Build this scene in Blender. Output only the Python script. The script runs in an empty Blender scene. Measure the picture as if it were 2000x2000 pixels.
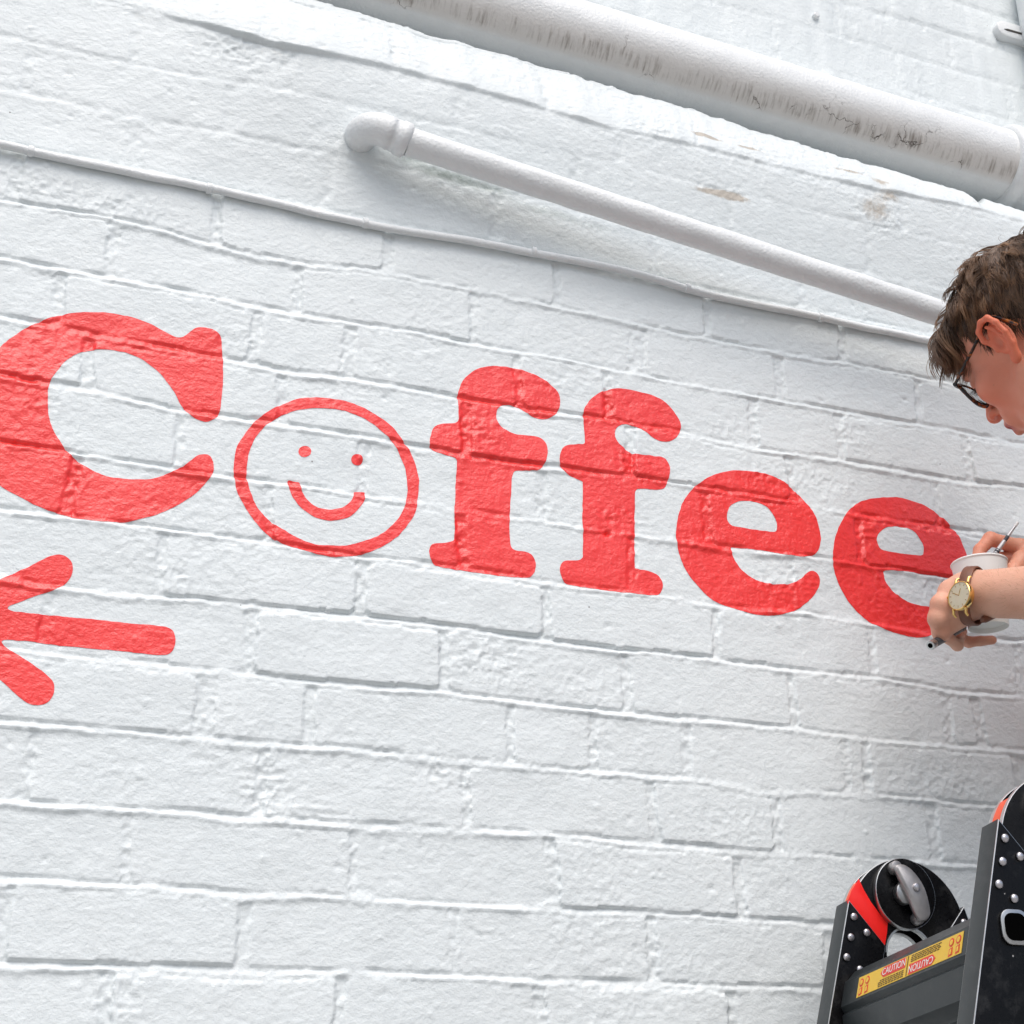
import bpy, bmesh, math, random
import numpy as np
from mathutils import Matrix, Vector

# ------------------------------------------------------------------ camera, sky, sun, exposure
scene = bpy.context.scene
col = scene.collection
cam_data = bpy.data.cameras.new('camera')
cam = bpy.data.objects.new('camera', cam_data)
col.objects.link(cam)
CM = [[0.931271, -0.134566, -0.338565], [-0.364204, -0.36803, -0.855517], [-0.009478, 0.920025, -0.391745]]
cam.matrix_world = Matrix([CM[0] + [0], CM[1] + [0], CM[2] + [0], [0, 0, 0, 1]])
cam.location = (0.0000, -1.5814, 1.5577)
cam_data.sensor_width = 36.0
cam_data.lens = 54.000
cam_data.clip_start = 0.05
cam_data.clip_end = 600.0
scene.camera = cam

SUN_EL, SUN_AZ = math.radians(57), math.radians(192)     # azimuth clockwise from +Y; the wall faces -Y
world = bpy.data.worlds.new('World')
scene.world = world
world.use_nodes = True
wn = world.node_tree.nodes
sky = wn.new('ShaderNodeTexSky')
sky.sky_type = 'NISHITA'
sky.sun_disc = False
sky.sun_elevation = SUN_EL
sky.sun_rotation = SUN_AZ
sky.air_density = 1.0
sky.dust_density = 4.0
sky.ozone_density = 1.0
bg = wn['Background']
bg.inputs['Strength'].default_value = 0.10
world.node_tree.links.new(sky.outputs['Color'], bg.inputs['Color'])
sun_data = bpy.data.lights.new('sun', 'SUN')
sun_data.energy = 1.5
sun_data.angle = math.radians(58)
sun_data.color = (1.0, 0.99, 0.975)
sun = bpy.data.objects.new('sun', sun_data)
col.objects.link(sun)
sun_dir = Vector((math.sin(SUN_AZ) * math.cos(SUN_EL), math.cos(SUN_AZ) * math.cos(SUN_EL), math.sin(SUN_EL)))
sun.rotation_euler = sun_dir.to_track_quat('Z', 'Y').to_euler()
scene.view_settings.view_transform = 'Standard'
scene.view_settings.look = 'None'
scene.view_settings.gamma = 1.0
scene.view_settings.use_curve_mapping = False
scene.view_settings.exposure = 0.46
scene.render.engine = 'CYCLES'
scene.cycles.use_denoising = True
scene.cycles.max_bounces = 6

Z0 = 2.05                       # height of the reference brick course above the ground
rng = np.random.default_rng(7)
random.seed(7)

# ------------------------------------------------------------------ material helpers
def new_mat(name):
    m = bpy.data.materials.new(name)
    m.use_nodes = True
    nt = m.node_tree
    return m, nt, nt.nodes['Principled BSDF']

def nd(nt, typ, **kw):
    n = nt.nodes.new(typ)
    for k, v in kw.items():
        setattr(n, k, v)
    return n

def simple(name, color, rough=0.5, metal=0.0, noise=0.0, nscale=200.0, bump=0.0, bscale=600.0, coat=0.0):
    m, nt, b = new_mat(name)
    b.inputs['Roughness'].default_value = rough
    b.inputs['Metallic'].default_value = metal
    b.inputs['Coat Weight'].default_value = coat
    geo = nd(nt, 'ShaderNodeNewGeometry')
    n1 = nd(nt, 'ShaderNodeTexNoise'); n1.inputs['Scale'].default_value = nscale; n1.inputs['Detail'].default_value = 4
    nt.links.new(geo.outputs['Position'], n1.inputs['Vector'])
    mix = nd(nt, 'ShaderNodeMix', data_type='RGBA')
    mix.inputs[6].default_value = tuple(max(0, c * (1 - noise)) for c in color) + (1,)
    mix.inputs[7].default_value = tuple(min(1, c * (1 + noise)) for c in color) + (1,)
    nt.links.new(n1.outputs['Fac'], mix.inputs[0])
    nt.links.new(mix.outputs[2], b.inputs['Base Color'])
    rr = nd(nt, 'ShaderNodeMapRange'); rr.inputs[3].default_value = max(0.03, rough - 0.12); rr.inputs[4].default_value = min(1, rough + 0.12)
    nt.links.new(n1.outputs['Fac'], rr.inputs[0]); nt.links.new(rr.outputs[0], b.inputs['Roughness'])
    if bump:
        n2 = nd(nt, 'ShaderNodeTexNoise'); n2.inputs['Scale'].default_value = bscale; n2.inputs['Detail'].default_value = 3
        nt.links.new(geo.outputs['Position'], n2.inputs['Vector'])
        bp = nd(nt, 'ShaderNodeBump'); bp.inputs['Distance'].default_value = bump; bp.inputs['Strength'].default_value = 1.0
        nt.links.new(n2.outputs['Fac'], bp.inputs['Height']); nt.links.new(bp.outputs['Normal'], b.inputs['Normal'])
    return m

def paint_bump(nt, b, geo, amount=1.0):
    """roller-stippled masonry paint: lumps of 3-8 mm and a finer grain"""
    a = nd(nt, 'ShaderNodeTexNoise'); a.inputs['Scale'].default_value = 150; a.inputs['Detail'].default_value = 5; a.inputs['Roughness'].default_value = 0.55
    mp = nd(nt, 'ShaderNodeMapping'); mp.inputs['Scale'].default_value = (1.0, 1.0, 1.25)
    nt.links.new(geo.outputs['Position'], mp.inputs['Vector'])
    nt.links.new(mp.outputs['Vector'], a.inputs['Vector'])
    v = nd(nt, 'ShaderNodeTexNoise'); v.inputs['Scale'].default_value = 520; v.inputs['Detail'].default_value = 3
    nt.links.new(mp.outputs['Vector'], v.inputs['Vector'])
    b1 = nd(nt, 'ShaderNodeBump'); b1.inputs['Distance'].default_value = 0.0012 * amount; b1.inputs['Strength'].default_value = 1.0
    nt.links.new(a.outputs['Fac'], b1.inputs['Height'])
    b2 = nd(nt, 'ShaderNodeBump'); b2.inputs['Distance'].default_value = 0.00026 * amount; b2.inputs['Strength'].default_value = 1.0
    nt.links.new(v.outputs['Fac'], b2.inputs['Height']); nt.links.new(b1.outputs['Normal'], b2.inputs['Normal'])
    nt.links.new(b2.outputs['Normal'], b.inputs['Normal'])
    return a

def make_wall_paint(name, brick_bump=False):
    m, nt, b = new_mat(name)
    geo = nd(nt, 'ShaderNodeNewGeometry')
    a = paint_bump(nt, b, geo)
    big = nd(nt, 'ShaderNodeTexNoise'); big.inputs['Scale'].default_value = 9; big.inputs['Detail'].default_value = 6
    nt.links.new(geo.outputs['Position'], big.inputs['Vector'])
    base = nd(nt, 'ShaderNodeMix', data_type='RGBA')
    base.inputs[6].default_value = (0.705, 0.76, 0.772, 1); base.inputs[7].default_value = (0.765, 0.81, 0.815, 1)
    nt.links.new(big.outputs['Fac'], base.inputs[0])
    fine = nd(nt, 'ShaderNodeTexNoise'); fine.inputs['Scale'].default_value = 95; fine.inputs['Detail'].default_value = 6; fine.inputs['Roughness'].default_value = 0.7
    nt.links.new(geo.outputs['Position'], fine.inputs['Vector'])
    prev = base
    for attr, colr, lo, hi in (('dirt', (0.40, 0.33, 0.25, 1), 0.36, 0.86), ('green_shade', (0.24, 0.29, 0.25, 1), 0.15, 1.0)):
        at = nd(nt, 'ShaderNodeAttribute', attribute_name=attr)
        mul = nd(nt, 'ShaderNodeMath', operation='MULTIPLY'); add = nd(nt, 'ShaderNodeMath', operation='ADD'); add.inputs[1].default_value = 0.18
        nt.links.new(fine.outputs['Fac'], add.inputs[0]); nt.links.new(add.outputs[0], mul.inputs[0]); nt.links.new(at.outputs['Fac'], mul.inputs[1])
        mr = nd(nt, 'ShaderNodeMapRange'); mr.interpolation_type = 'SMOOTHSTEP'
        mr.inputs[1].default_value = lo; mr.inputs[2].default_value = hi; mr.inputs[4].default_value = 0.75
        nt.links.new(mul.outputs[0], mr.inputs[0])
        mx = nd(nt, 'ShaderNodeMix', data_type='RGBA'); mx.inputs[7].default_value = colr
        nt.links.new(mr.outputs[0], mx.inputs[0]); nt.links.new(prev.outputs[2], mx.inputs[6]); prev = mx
    # few tiny dark specks
    vor = nd(nt, 'ShaderNodeTexVoronoi'); vor.inputs['Scale'].default_value = 26
    nt.links.new(geo.outputs['Position'], vor.inputs['Vector'])
    sp = nd(nt, 'ShaderNodeMapRange'); sp.inputs[1].default_value = 0.018; sp.inputs[2].default_value = 0.032; sp.inputs[3].default_value = 0.85; sp.inputs[4].default_value = 0.0
    nt.links.new(vor.outputs['Distance'], sp.inputs[0])
    sel = nd(nt, 'ShaderNodeSeparateColor'); nt.links.new(vor.outputs['Color'], sel.inputs[0])
    gt = nd(nt, 'ShaderNodeMath', operation='GREATER_THAN'); gt.inputs[1].default_value = 0.70; nt.links.new(sel.outputs[0], gt.inputs[0])
    ml = nd(nt, 'ShaderNodeMath', operation='MULTIPLY'); nt.links.new(sp.outputs[0], ml.inputs[0]); nt.links.new(gt.outputs[0], ml.inputs[1])
    mx = nd(nt, 'ShaderNodeMix', data_type='RGBA'); mx.inputs[7].default_value = (0.12, 0.11, 0.10, 1)
    nt.links.new(ml.outputs[0], mx.inputs[0]); nt.links.new(prev.outputs[2], mx.inputs[6])
    nt.links.new(mx.outputs[2], b.inputs['Base Color'])
    b.inputs['Roughness'].default_value = 0.5
    b.inputs['Specular IOR Level'].default_value = 0.4
    if brick_bump:
        sep = nd(nt, 'ShaderNodeSeparateXYZ'); nt.links.new(geo.outputs['Position'], sep.inputs[0])
        cmb = nd(nt, 'ShaderNodeCombineXYZ'); nt.links.new(sep.outputs[0], cmb.inputs[0]); nt.links.new(sep.outputs[2], cmb.inputs[1])
        br = nd(nt, 'ShaderNodeTexBrick'); br.inputs['Scale'].default_value = 1.0; br.inputs['Brick Width'].default_value = 0.229; br.inputs['Row Height'].default_value = 0.076
        br.inputs['Mortar Size'].default_value = 0.006; br.inputs['Mortar Smooth'].default_value = 0.5
        nt.links.new(cmb.outputs[0], br.inputs['Vector'])
        bp = nd(nt, 'ShaderNodeBump', invert=True); bp.inputs['Distance'].default_value = 0.006
        nt.links.new(br.outputs['Fac'], bp.inputs['Height'])
        nt.links.new(b.inputs['Normal'].links[0].from_socket, bp.inputs['Normal'])
        nt.links.new(bp.outputs['Normal'], b.inputs['Normal'])
    return m

def make_red_paint():
    m, nt, b = new_mat('red_sign_paint')
    geo = nd(nt, 'ShaderNodeNewGeometry')
    a = paint_bump(nt, b, geo, 1.1)
    n = nd(nt, 'ShaderNodeTexNoise'); n.inputs['Scale'].default_value = 35; n.inputs['Detail'].default_value = 6
    mp = nd(nt, 'ShaderNodeMapping'); mp.inputs['Scale'].default_value = (0.6, 1.0, 2.0)
    nt.links.new(geo.outputs['Position'], mp.inputs['Vector']); nt.links.new(mp.outputs['Vector'], n.inputs['Vector'])
    mix = nd(nt, 'ShaderNodeMix', data_type='RGBA')
    mix.inputs[6].default_value = (0.88, 0.022, 0.021, 1); mix.inputs[7].default_value = (0.96, 0.048, 0.042, 1)
    nt.links.new(n.outputs['Fac'], mix.inputs[0]); nt.links.new(mix.outputs[2], b.inputs['Base Color'])
    b.inputs['Roughness'].default_value = 0.34
    b.inputs['Specular IOR Level'].default_value = 0.8
    return m

M_WALL = make_wall_paint('white_masonry_paint')
M_WALL_FAR = make_wall_paint('white_masonry_paint_plain', True)
M_RED = make_red_paint()

# ------------------------------------------------------------------ object helpers
def link(name, mesh, mats=None, parent=None):
    ob = bpy.data.objects.new(name, mesh)
    col.objects.link(ob)
    if mats is not None:
        for mm in (mats if isinstance(mats, (list, tuple)) else [mats]):
            mesh.materials.append(mm)
    if parent is not None:
        ob.parent = parent
    return ob

def thing(name, label, cat, group=None, loc=(0, 0, 0)):
    e = bpy.data.objects.new(name, None)
    e.empty_display_size = 0.05
    e.location = loc
    col.objects.link(e)
    tag(e, label, cat, group)
    return e

def tag(o, label, cat, group=None):
    o['label'] = label; o['category'] = cat
    if group: o['group'] = group

def np_mesh(name, V, F, normals=None, attrs=None, smooth=True):
    """V (n,3) float, F (m,3) or (m,4) int"""
    me = bpy.data.meshes.new(name)
    V = np.ascontiguousarray(V, np.float32); F = np.ascontiguousarray(F, np.int32)
    k = F.shape[1]
    me.vertices.add(len(V)); me.vertices.foreach_set('co', V.ravel())
    me.loops.add(F.size); me.loops.foreach_set('vertex_index', F.ravel())
    me.polygons.add(len(F))
    me.polygons.foreach_set('loop_start', np.arange(0, F.size, k, dtype=np.int32))
    me.polygons.foreach_set('loop_total', np.full(len(F), k, np.int32))
    for n_, a_ in (attrs or {}).items():
        at = me.attributes.new(n_, 'FLOAT', 'POINT'); at.data.foreach_set('value', np.ascontiguousarray(a_, np.float32))
    me.update(calc_edges=True)
    if smooth: me.shade_smooth()
    else: me.shade_flat()
    if normals is not None:
        me.normals_split_custom_set_from_vertices(np.asarray(normals, np.float32).tolist())
    return me

def bm_mesh(name, bm, smooth=False):
    me = bpy.data.meshes.new(name); bm.normal_update(); bm.to_mesh(me); bm.free()
    me.shade_smooth() if smooth else me.shade_flat()
    return me

def shade_auto(me, ang=40):
    me.shade_smooth()
    me.set_sharp_from_angle(angle=math.radians(ang))

def sweep(pts, radii, nseg=20, caps=True, prof=None):
    """tube along a polyline with a radius per point -> V, F(quads); prof scales (a,b) of the section"""
    P = np.array(pts, float); n = len(P)
    r = np.full(n, radii, float) if np.isscalar(radii) else np.array(radii, float)
    T = np.gradient(P, axis=0); T /= np.linalg.norm(T, axis=1)[:, None]
    up = np.array([0, 0, 1.0])
    if abs(T[0] @ up) > 0.9: up = np.array([0, 1.0, 0])
    a = np.cross(up, T[0]); a /= np.linalg.norm(a)
    ang = np.linspace(0, 2 * np.pi, nseg, endpoint=False)
    V = []
    for i in range(n):
        a = a - (a @ T[i]) * T[i]; a /= np.linalg.norm(a)
        b = np.cross(T[i], a)
        V.append(P[i] + r[i] * (np.cos(ang)[:, None] * a + np.sin(ang)[:, None] * b))
    V = np.concatenate(V)
    F = []
    j = np.arange(nseg); jn = (j + 1) % nseg
    for i in range(n - 1):
        F.append(np.stack([i * nseg + j, i * nseg + jn, (i + 1) * nseg + jn, (i + 1) * nseg + j], 1))
    F = np.concatenate(F)
    if caps:
        c0, c1 = len(V), len(V) + 1
        V = np.concatenate([V, P[:1], P[-1:]])
        F = np.concatenate([F, np.stack([jn, j, np.full(nseg, c0), np.full(nseg, c0)], 1)[:, [0, 1, 2, 2]],
                            np.stack([(n - 1) * nseg + j, (n - 1) * nseg + jn, np.full(nseg, c1), np.full(nseg, c1)], 1)])
    return V, F

def tube(name, pts, radii, mat, parent=None, nseg=20, ang=40):
    V, F = sweep(pts, radii, nseg)
    bm = bmesh.new()
    vs = [bm.verts.new(v) for v in V]
    for f in F:
        f = list(dict.fromkeys(f.tolist()))
        bm.faces.new([vs[i] for i in f])
    bmesh.ops.recalc_face_normals(bm, faces=bm.faces)
    me = bpy.data.meshes.new(name); bm.to_mesh(me); bm.free(); shade_auto(me, ang)
    return link(name, me, mat, parent)

def catmull(pts, m=4, closed=True):
    P = np.array(pts, float); n = len(P); out = []
    rngi = range(n) if closed else range(n - 1)
    for i in rngi:
        if closed: p0, p1, p2, p3 = P[i - 1], P[i], P[(i + 1) % n], P[(i + 2) % n]
        else: p0, p1, p2, p3 = P[max(i - 1, 0)], P[i], P[i + 1], P[min(i + 2, n - 1)]
        for t in np.arange(m) / m:
            out.append(0.5 * (2 * p1 + (p2 - p0) * t + (2 * p0 - 5 * p1 + 4 * p2 - p3) * t * t + (3 * p1 - p0 - 3 * p2 + p3) * t ** 3))
    if not closed: out.append(P[-1])
    return np.array(out)

_tab = rng.uniform(-1, 1, (16, 256, 256))
def vnoise(x, y, s, seed):
    x = np.asarray(x) / s + seed * 17.31; y = np.asarray(y) / s + seed * 9.77
    xi = np.floor(x).astype(int); yi = np.floor(y).astype(int)
    fx = x - xi; fy = y - yi
    fx = fx * fx * fx * (fx * (fx * 6 - 15) + 10); fy = fy * fy * fy * (fy * (fy * 6 - 15) + 10)
    t = _tab[seed % 16]; a, b_ = xi & 255, (xi + 1) & 255; c, d = yi & 255, (yi + 1) & 255
    return (t[a, c] * (1 - fx) + t[b_, c] * fx) * (1 - fy) + (t[a, d] * (1 - fx) + t[b_, d] * fx) * fy

def sstep(a, b_, x):
    t = np.clip((x - a) / (b_ - a), 0, 1); return t * t * (3 - 2 * t)

# ------------------------------------------------------------------ ground
gm, gnt, gb = new_mat('pale_concrete_paving')
ggeo = nd(gnt, 'ShaderNodeNewGeometry'); gn = nd(gnt, 'ShaderNodeTexNoise'); gn.inputs['Scale'].default_value = 60; gn.inputs['Detail'].default_value = 8
gnt.links.new(ggeo.outputs['Position'], gn.inputs['Vector'])
gmx = nd(gnt, 'ShaderNodeMix', data_type='RGBA'); gmx.inputs[6].default_value = (0.20, 0.195, 0.185, 1); gmx.inputs[7].default_value = (0.36, 0.35, 0.335, 1)
gnt.links.new(gn.outputs['Fac'], gmx.inputs[0]); gnt.links.new(gmx.outputs[2], gb.inputs['Base Color']); gb.inputs['Roughness'].default_value = 0.9
gbp = nd(gnt, 'ShaderNodeBump'); gbp.inputs['Distance'].default_value = 0.004; gnt.links.new(gn.outputs['Fac'], gbp.inputs['Height']); gnt.links.new(gbp.outputs['Normal'], gb.inputs['Normal'])
ground = link('ground', np_mesh('ground', [(-250, -250, 0), (250, -250, 0), (250, 250, 0), (-250, 250, 0)], [(0, 1, 2, 3)]), gm)
ground['kind'] = 'structure'

# ------------------------------------------------------------------ the painted brick wall (all in mm on the wall face, z from the reference course)
STEP = 2.0
xs = np.arange(-150.0, 1712.0, STEP)
zs = np.concatenate([np.arange(-486.0, 934.0, STEP), np.arange(934.0, 1480.0, 4.6)])
nx, nz = len(xs), len(zs)
UU, VV = np.meshgrid(xs, zs)                    # shape (nz, nx)
PITCH = 76.0
KMIN, KMAX = -7, 20
MEAS = {-4:([98, 204, 408, 620, 789, 1007],[-3.7, -3.4, -0.5, -1.4, -2.1, -1.3]),-3:([89, 216, 322, 419, 551, 621, 757, 891, 1036],[1.0, -0.2, -2.3, -0.6, -3.7, -3.1, -1.1, -3.5, -4.7]),-2:([80, 209, 331, 431, 622, 777, 957, 1169],[-1.7, -0.8, -0.8, -1.1, 3.7, 0.9, -1.7, 0.9]),-1:([71, 256, 428, 623, 836, 964, 1087, 1312],[2.8, 2.8, 4.8, 2.0, 4.6, -3.5, 4.3, 0.6]),0:([256, 387, 536, 623, 716, 986, 1111, 1218, 1339],[1.5, -1.1, 3.3, 1.0, -1.1, 2.4, -3.4, -0.7, 2.2]),1:([54, 107, 176, 274, 435, 529, 624, 760, 888, 992, 1117, 1229, 1352],[1.7, -1.7, -1.8, 4.0, 4.9, 6.8, 2.7, 0.2, 2.4, 1.6, 2.5, -2.6, 0.5]),2:([217, 314, 442, 529, 693, 834, 893, 1023, 1118, 1206, 1365],[3.0, 3.8, -1.0, 3.5, -1.6, -1.1, -4.0, 2.8, -0.6, -6.5, 2.2]),3:([105, 234, 352, 443, 850, 1054, 1256],[3.3, -1.2, 2.6, 1.0, 0.4, 5.1, 3.4]),4:([27, 96, 211, 268, 345, 441, 627, 672, 840, 1038, 1119, 1263, 1391],[6.0, 7.5, -2.0, -1.7, 1.1, 0.0, -4.1, -1.0, 3.6, 4.1, -0.0, 1.3, 1.9]),5:([18, 267, 342, 446, 557, 627, 725, 863, 980, 1086, 1308, 1405],[2.8, -2.9, -5.6, -0.7, -2.1, -4.4, 2.0, 2.5, -4.6, 1.3, 0.5, 7.6]),6:([10, 157, 280, 361, 494, 628, 701, 852, 987, 1107, 1285, 1417],[0.6, 0.9, -1.2, -2.9, 2.0, 0.8, 0.8, -1.5, -0.6, 0.6, 2.9, 0.2]),7:([1, 74, 187, 276, 357, 458, 629, 752, 872, 1018, 1123, 1246],[-1.4, 3.6, 1.2, -8.5, -7.0, 4.1, 3.4, 1.5, -2.2, -1.9, 1.6, 1.9])}
LEDGE_BOT = ([-150, 130, 300, 440, 640, 757, 900, 1020, 1190, 1360, 1712], [12, 8, -19, -15, -18, -26, -19, -21, -20, -12, -12])
DEPTH = {8: 0.5, 9: 0.55, 10: 0.5, 7: 0.9, 11: 0.3}
lines, jts, deps = {}, {}, {}
for k in range(KMIN, KMAX + 1):
    off = 2.2 * vnoise(xs, k * 91.0, 170, 1) + 0.9 * vnoise(xs, k * 57.0, 45, 2) + 0.5 * vnoise(xs, k * 31.0, 14, 12)
    if k in MEAS:
        off = np.interp(xs, *MEAS[k]) * 0.9 + 0.9 * vnoise(xs, k * 57.0, 38, 2) + 0.5 * vnoise(xs, k * 31.0, 14, 12)
        ker = np.hanning(25); ker /= ker.sum()
        off = np.convolve(np.pad(off, 12, 'edge'), ker, 'valid') + 0.55 * vnoise(xs, k * 43.0, 11, 3)
    if k == 11:
        off = np.interp(xs, *LEDGE_BOT) + 1.2 * vnoise(xs, 3.0, 40, 2)
    lines[k] = k * PITCH + off
    jts[k] = 9.6 + 2.8 * vnoise(xs, k * 77.0, 120, 4) + 1.3 * vnoise(xs, k * 23.0, 26, 5)
    deps[k] = np.clip(2.3 + 1.7 * vnoise(xs, k * 61.0, 130, 6) + 1.5 * vnoise(xs, k * 19.0, 30, 7), 0.3, 6) * DEPTH.get(k, 1.0 if k < 8 else 0.9)
ridges = {k: np.clip(1.0 + 1.4 * vnoise(xs, k * 37.0, 75, 9) + 0.8 * vnoise(xs, k * 11.0, 22, 14), 0.0, 2.6) * (1.0 if k < 8 else 0.15) for k in range(KMIN, KMAX + 1)}
HJ = {-5:[200, 432, 654, 884],-4:[97, 330, 555, 788, 1016],-3:[207, 443, 669, 904],-2:[104, 340, 568, 796, 960, 1182],-1:[275, 388, 621, 725, 845, 1066, 1095, 1323],0:[105, 319, 541, 768, 996, 1225, 1273],1:[217, 442, 668, 895, 1121, 1350],2:[115, 331, 562, 784, 1008],3:[226, 440, 666, 891, 1118],4:[117, 339, 567, 787, 1023],5:[79, 304, 418, 635, 759, 971, 1105, 1313],6:[130, 351, 577, 805, 1018],7:[16, 247, 463, 692, 913, 1125],8:[146, 381],9:[13, 251, 779],10:[130, 319],11:[456, 672, 908, 1349]}
HJ[9] = [13, 251]; HJ[10] = [130, 319, 545, 779]; HJ[11] = [456, 672, 908, 1130, 1349]
def head_joints(k):
    L = list(HJ.get(k, [100 + (115 if k % 2 else 0)]))
    out = [L[0]]
    for b_ in L[1:]:
        gap = b_ - out[-1]
        if gap > 330:
            m = round(gap / 229)
            a0 = out[-1]
            out += [a0 + gap * i / m for i in range(1, m)]
        out.append(b_)
    while out[0] > xs[0] - 10: out.insert(0, out[0] - 229 + rng.uniform(-5, 5))
    while out[-1] < xs[-1] + 10: out.append(out[-1] + 229 + rng.uniform(-5, 5))
    return np.array(out)

row = np.full(UU.shape, KMIN - 1)
for k in range(KMIN, KMAX + 1): row += VV >= lines[k][None, :]
JD = np.full(UU.shape, 99.0); Hh = np.zeros(UU.shape); BID = np.full(UU.shape, -1)
edge_n = 1.4 * vnoise(UU, VV, 13, 8) + 1.7 * vnoise(UU, VV, 5.2, 9) - 7.0 * np.clip(vnoise(UU, VV, 34, 10) - 0.52, 0, 1)
mort_n = 0.9 * vnoise(UU, VV, 9, 11) + 0.85 * vnoise(UU, VV, 5.0, 13)
brick_rows = {}
nb = 0
for k in range(KMIN, KMAX):
    m = row == k
    if not m.any(): continue
    u, v = UU[m], VV[m]
    ci = np.nonzero(m)[1]
    bot = lines[k][ci]; topj = lines[k + 1][ci]; jt = jts[k + 1][ci]; top = topj - jt
    J = head_joints(k)
    jw = rng.uniform(7.0, 12.5, len(J)); sl = rng.normal(0, 0.05, len(J))
    if k == -1:
        for q, x_ in enumerate(J):
            if abs(x_ - 275) < 3: jw[q] = 20
            if 1060 < x_ < 1100: jw[q] = 8
    if k == 6:
        jw[np.argmin(abs(J - 805))] = 24
    mid = v - (k + 0.5) * PITCH
    bi = np.searchsorted(J, u) - 1
    bi = np.clip(bi, 0, len(J) - 2)
    xl = J[bi] + jw[bi] / 2 + sl[bi] * mid; xr = J[bi + 1] - jw[bi + 1] / 2 + sl[bi + 1] * mid
    en = edge_n[m]
    dl, dr, db, dt = u - xl, xr - u, v - bot, top - v
    rc = rng.uniform(3, 11, (len(J), 2))[bi]
    dx = np.minimum(dl, dr); dz = np.minimum(db + 0.5, dt)
    rcc = np.where(db < dt, rc[:, 0], rc[:, 1])
    q = np.hypot(np.maximum(rcc - dx, 0), np.maximum(rcc - dz, 0))
    d = np.minimum(np.minimum(dx, dz), rcc - q) + np.where(db < np.minimum(dx, dt), 0.35, 0.8) * en
    soft = 1.0 if k < 8 else 1.5
    e = np.where(db < np.minimum(dx, dt), 1.0, np.where(dt < dx, 3.0, 2.2)) * soft
    # mortar: struck joint, deep under the upper brick and flush with the brick below
    t = np.clip((topj - v) / jt, 0, 1.0)
    dep = deps[k + 1][ci]; depb = deps[k][ci]
    rg = ridges[k + 1][ci]; mb = -dep + (dep + rg) * sstep(0.06, 0.84, t) - (rg + 0.2) * sstep(0.86, 1.0, t)
    head = -1.9 * (0.6 if k >= 8 else 1.0)
    nearb = db < np.minimum(np.maximum(dx, -3), dt)
    mo = np.where(v > top, mb, np.where((db < 3.5) & (dx > 0), -depb, np.where(dx < dt, head, -0.3)))
    mo = mo + mort_n[m] * np.where(v > top, 0.6, 1.0)
    face = rng.normal(0, 0.75, len(J))[bi] + rng.normal(0, 0.010, len(J))[bi] * mid + rng.normal(0, 0.004, len(J))[bi] * (u - (xl + xr) / 2)
    if k >= 8: face *= 0.5
    S = sstep(0, 1, d / e)
    Hh[m] = mo + (face - mo) * S
    JD[m] = np.minimum(np.abs(dx), 99)
    ids = np.where(d > 0.15 * e, nb + bi, -1)
    BID[m] = ids
    for q_ in range(len(J)): brick_rows[nb + q_] = k
    nb += len(J)
# paint thickness: soften
def blur(A, n=1):
    for _ in range(n):
        A = (np.pad(A, ((1, 1), (0, 0)), 'edge')[:-2] + 2 * A + np.pad(A, ((1, 1), (0, 0)), 'edge')[2:]) / 4
        A = (np.pad(A, ((0, 0), (1, 1)), 'edge')[:, :-2] + 2 * A + np.pad(A, ((0, 0), (1, 1)), 'edge')[:, 2:]) / 4
    return A
soft_zone = sstep(590, 640, VV) * (1 - 0.6 * sstep(930, 950, VV))
lz = sstep(830, 845, VV) * (1 - sstep(925, 935, VV))
Hh = (0.65 * Hh + 0.35 * blur(Hh, 1)) * (1 - soft_zone + 0.75 * soft_zone * lz) + blur(Hh, 3) * soft_zone * (1 - 0.75 * lz)
# low relief everywhere
Hh += 0.75 * vnoise(UU, VV, 60, 0) + 0.32 * vnoise(UU, VV, 16, 5) + 0.20 * vnoise(UU * 0.7, VV * 1.5, 7.5, 6)
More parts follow.
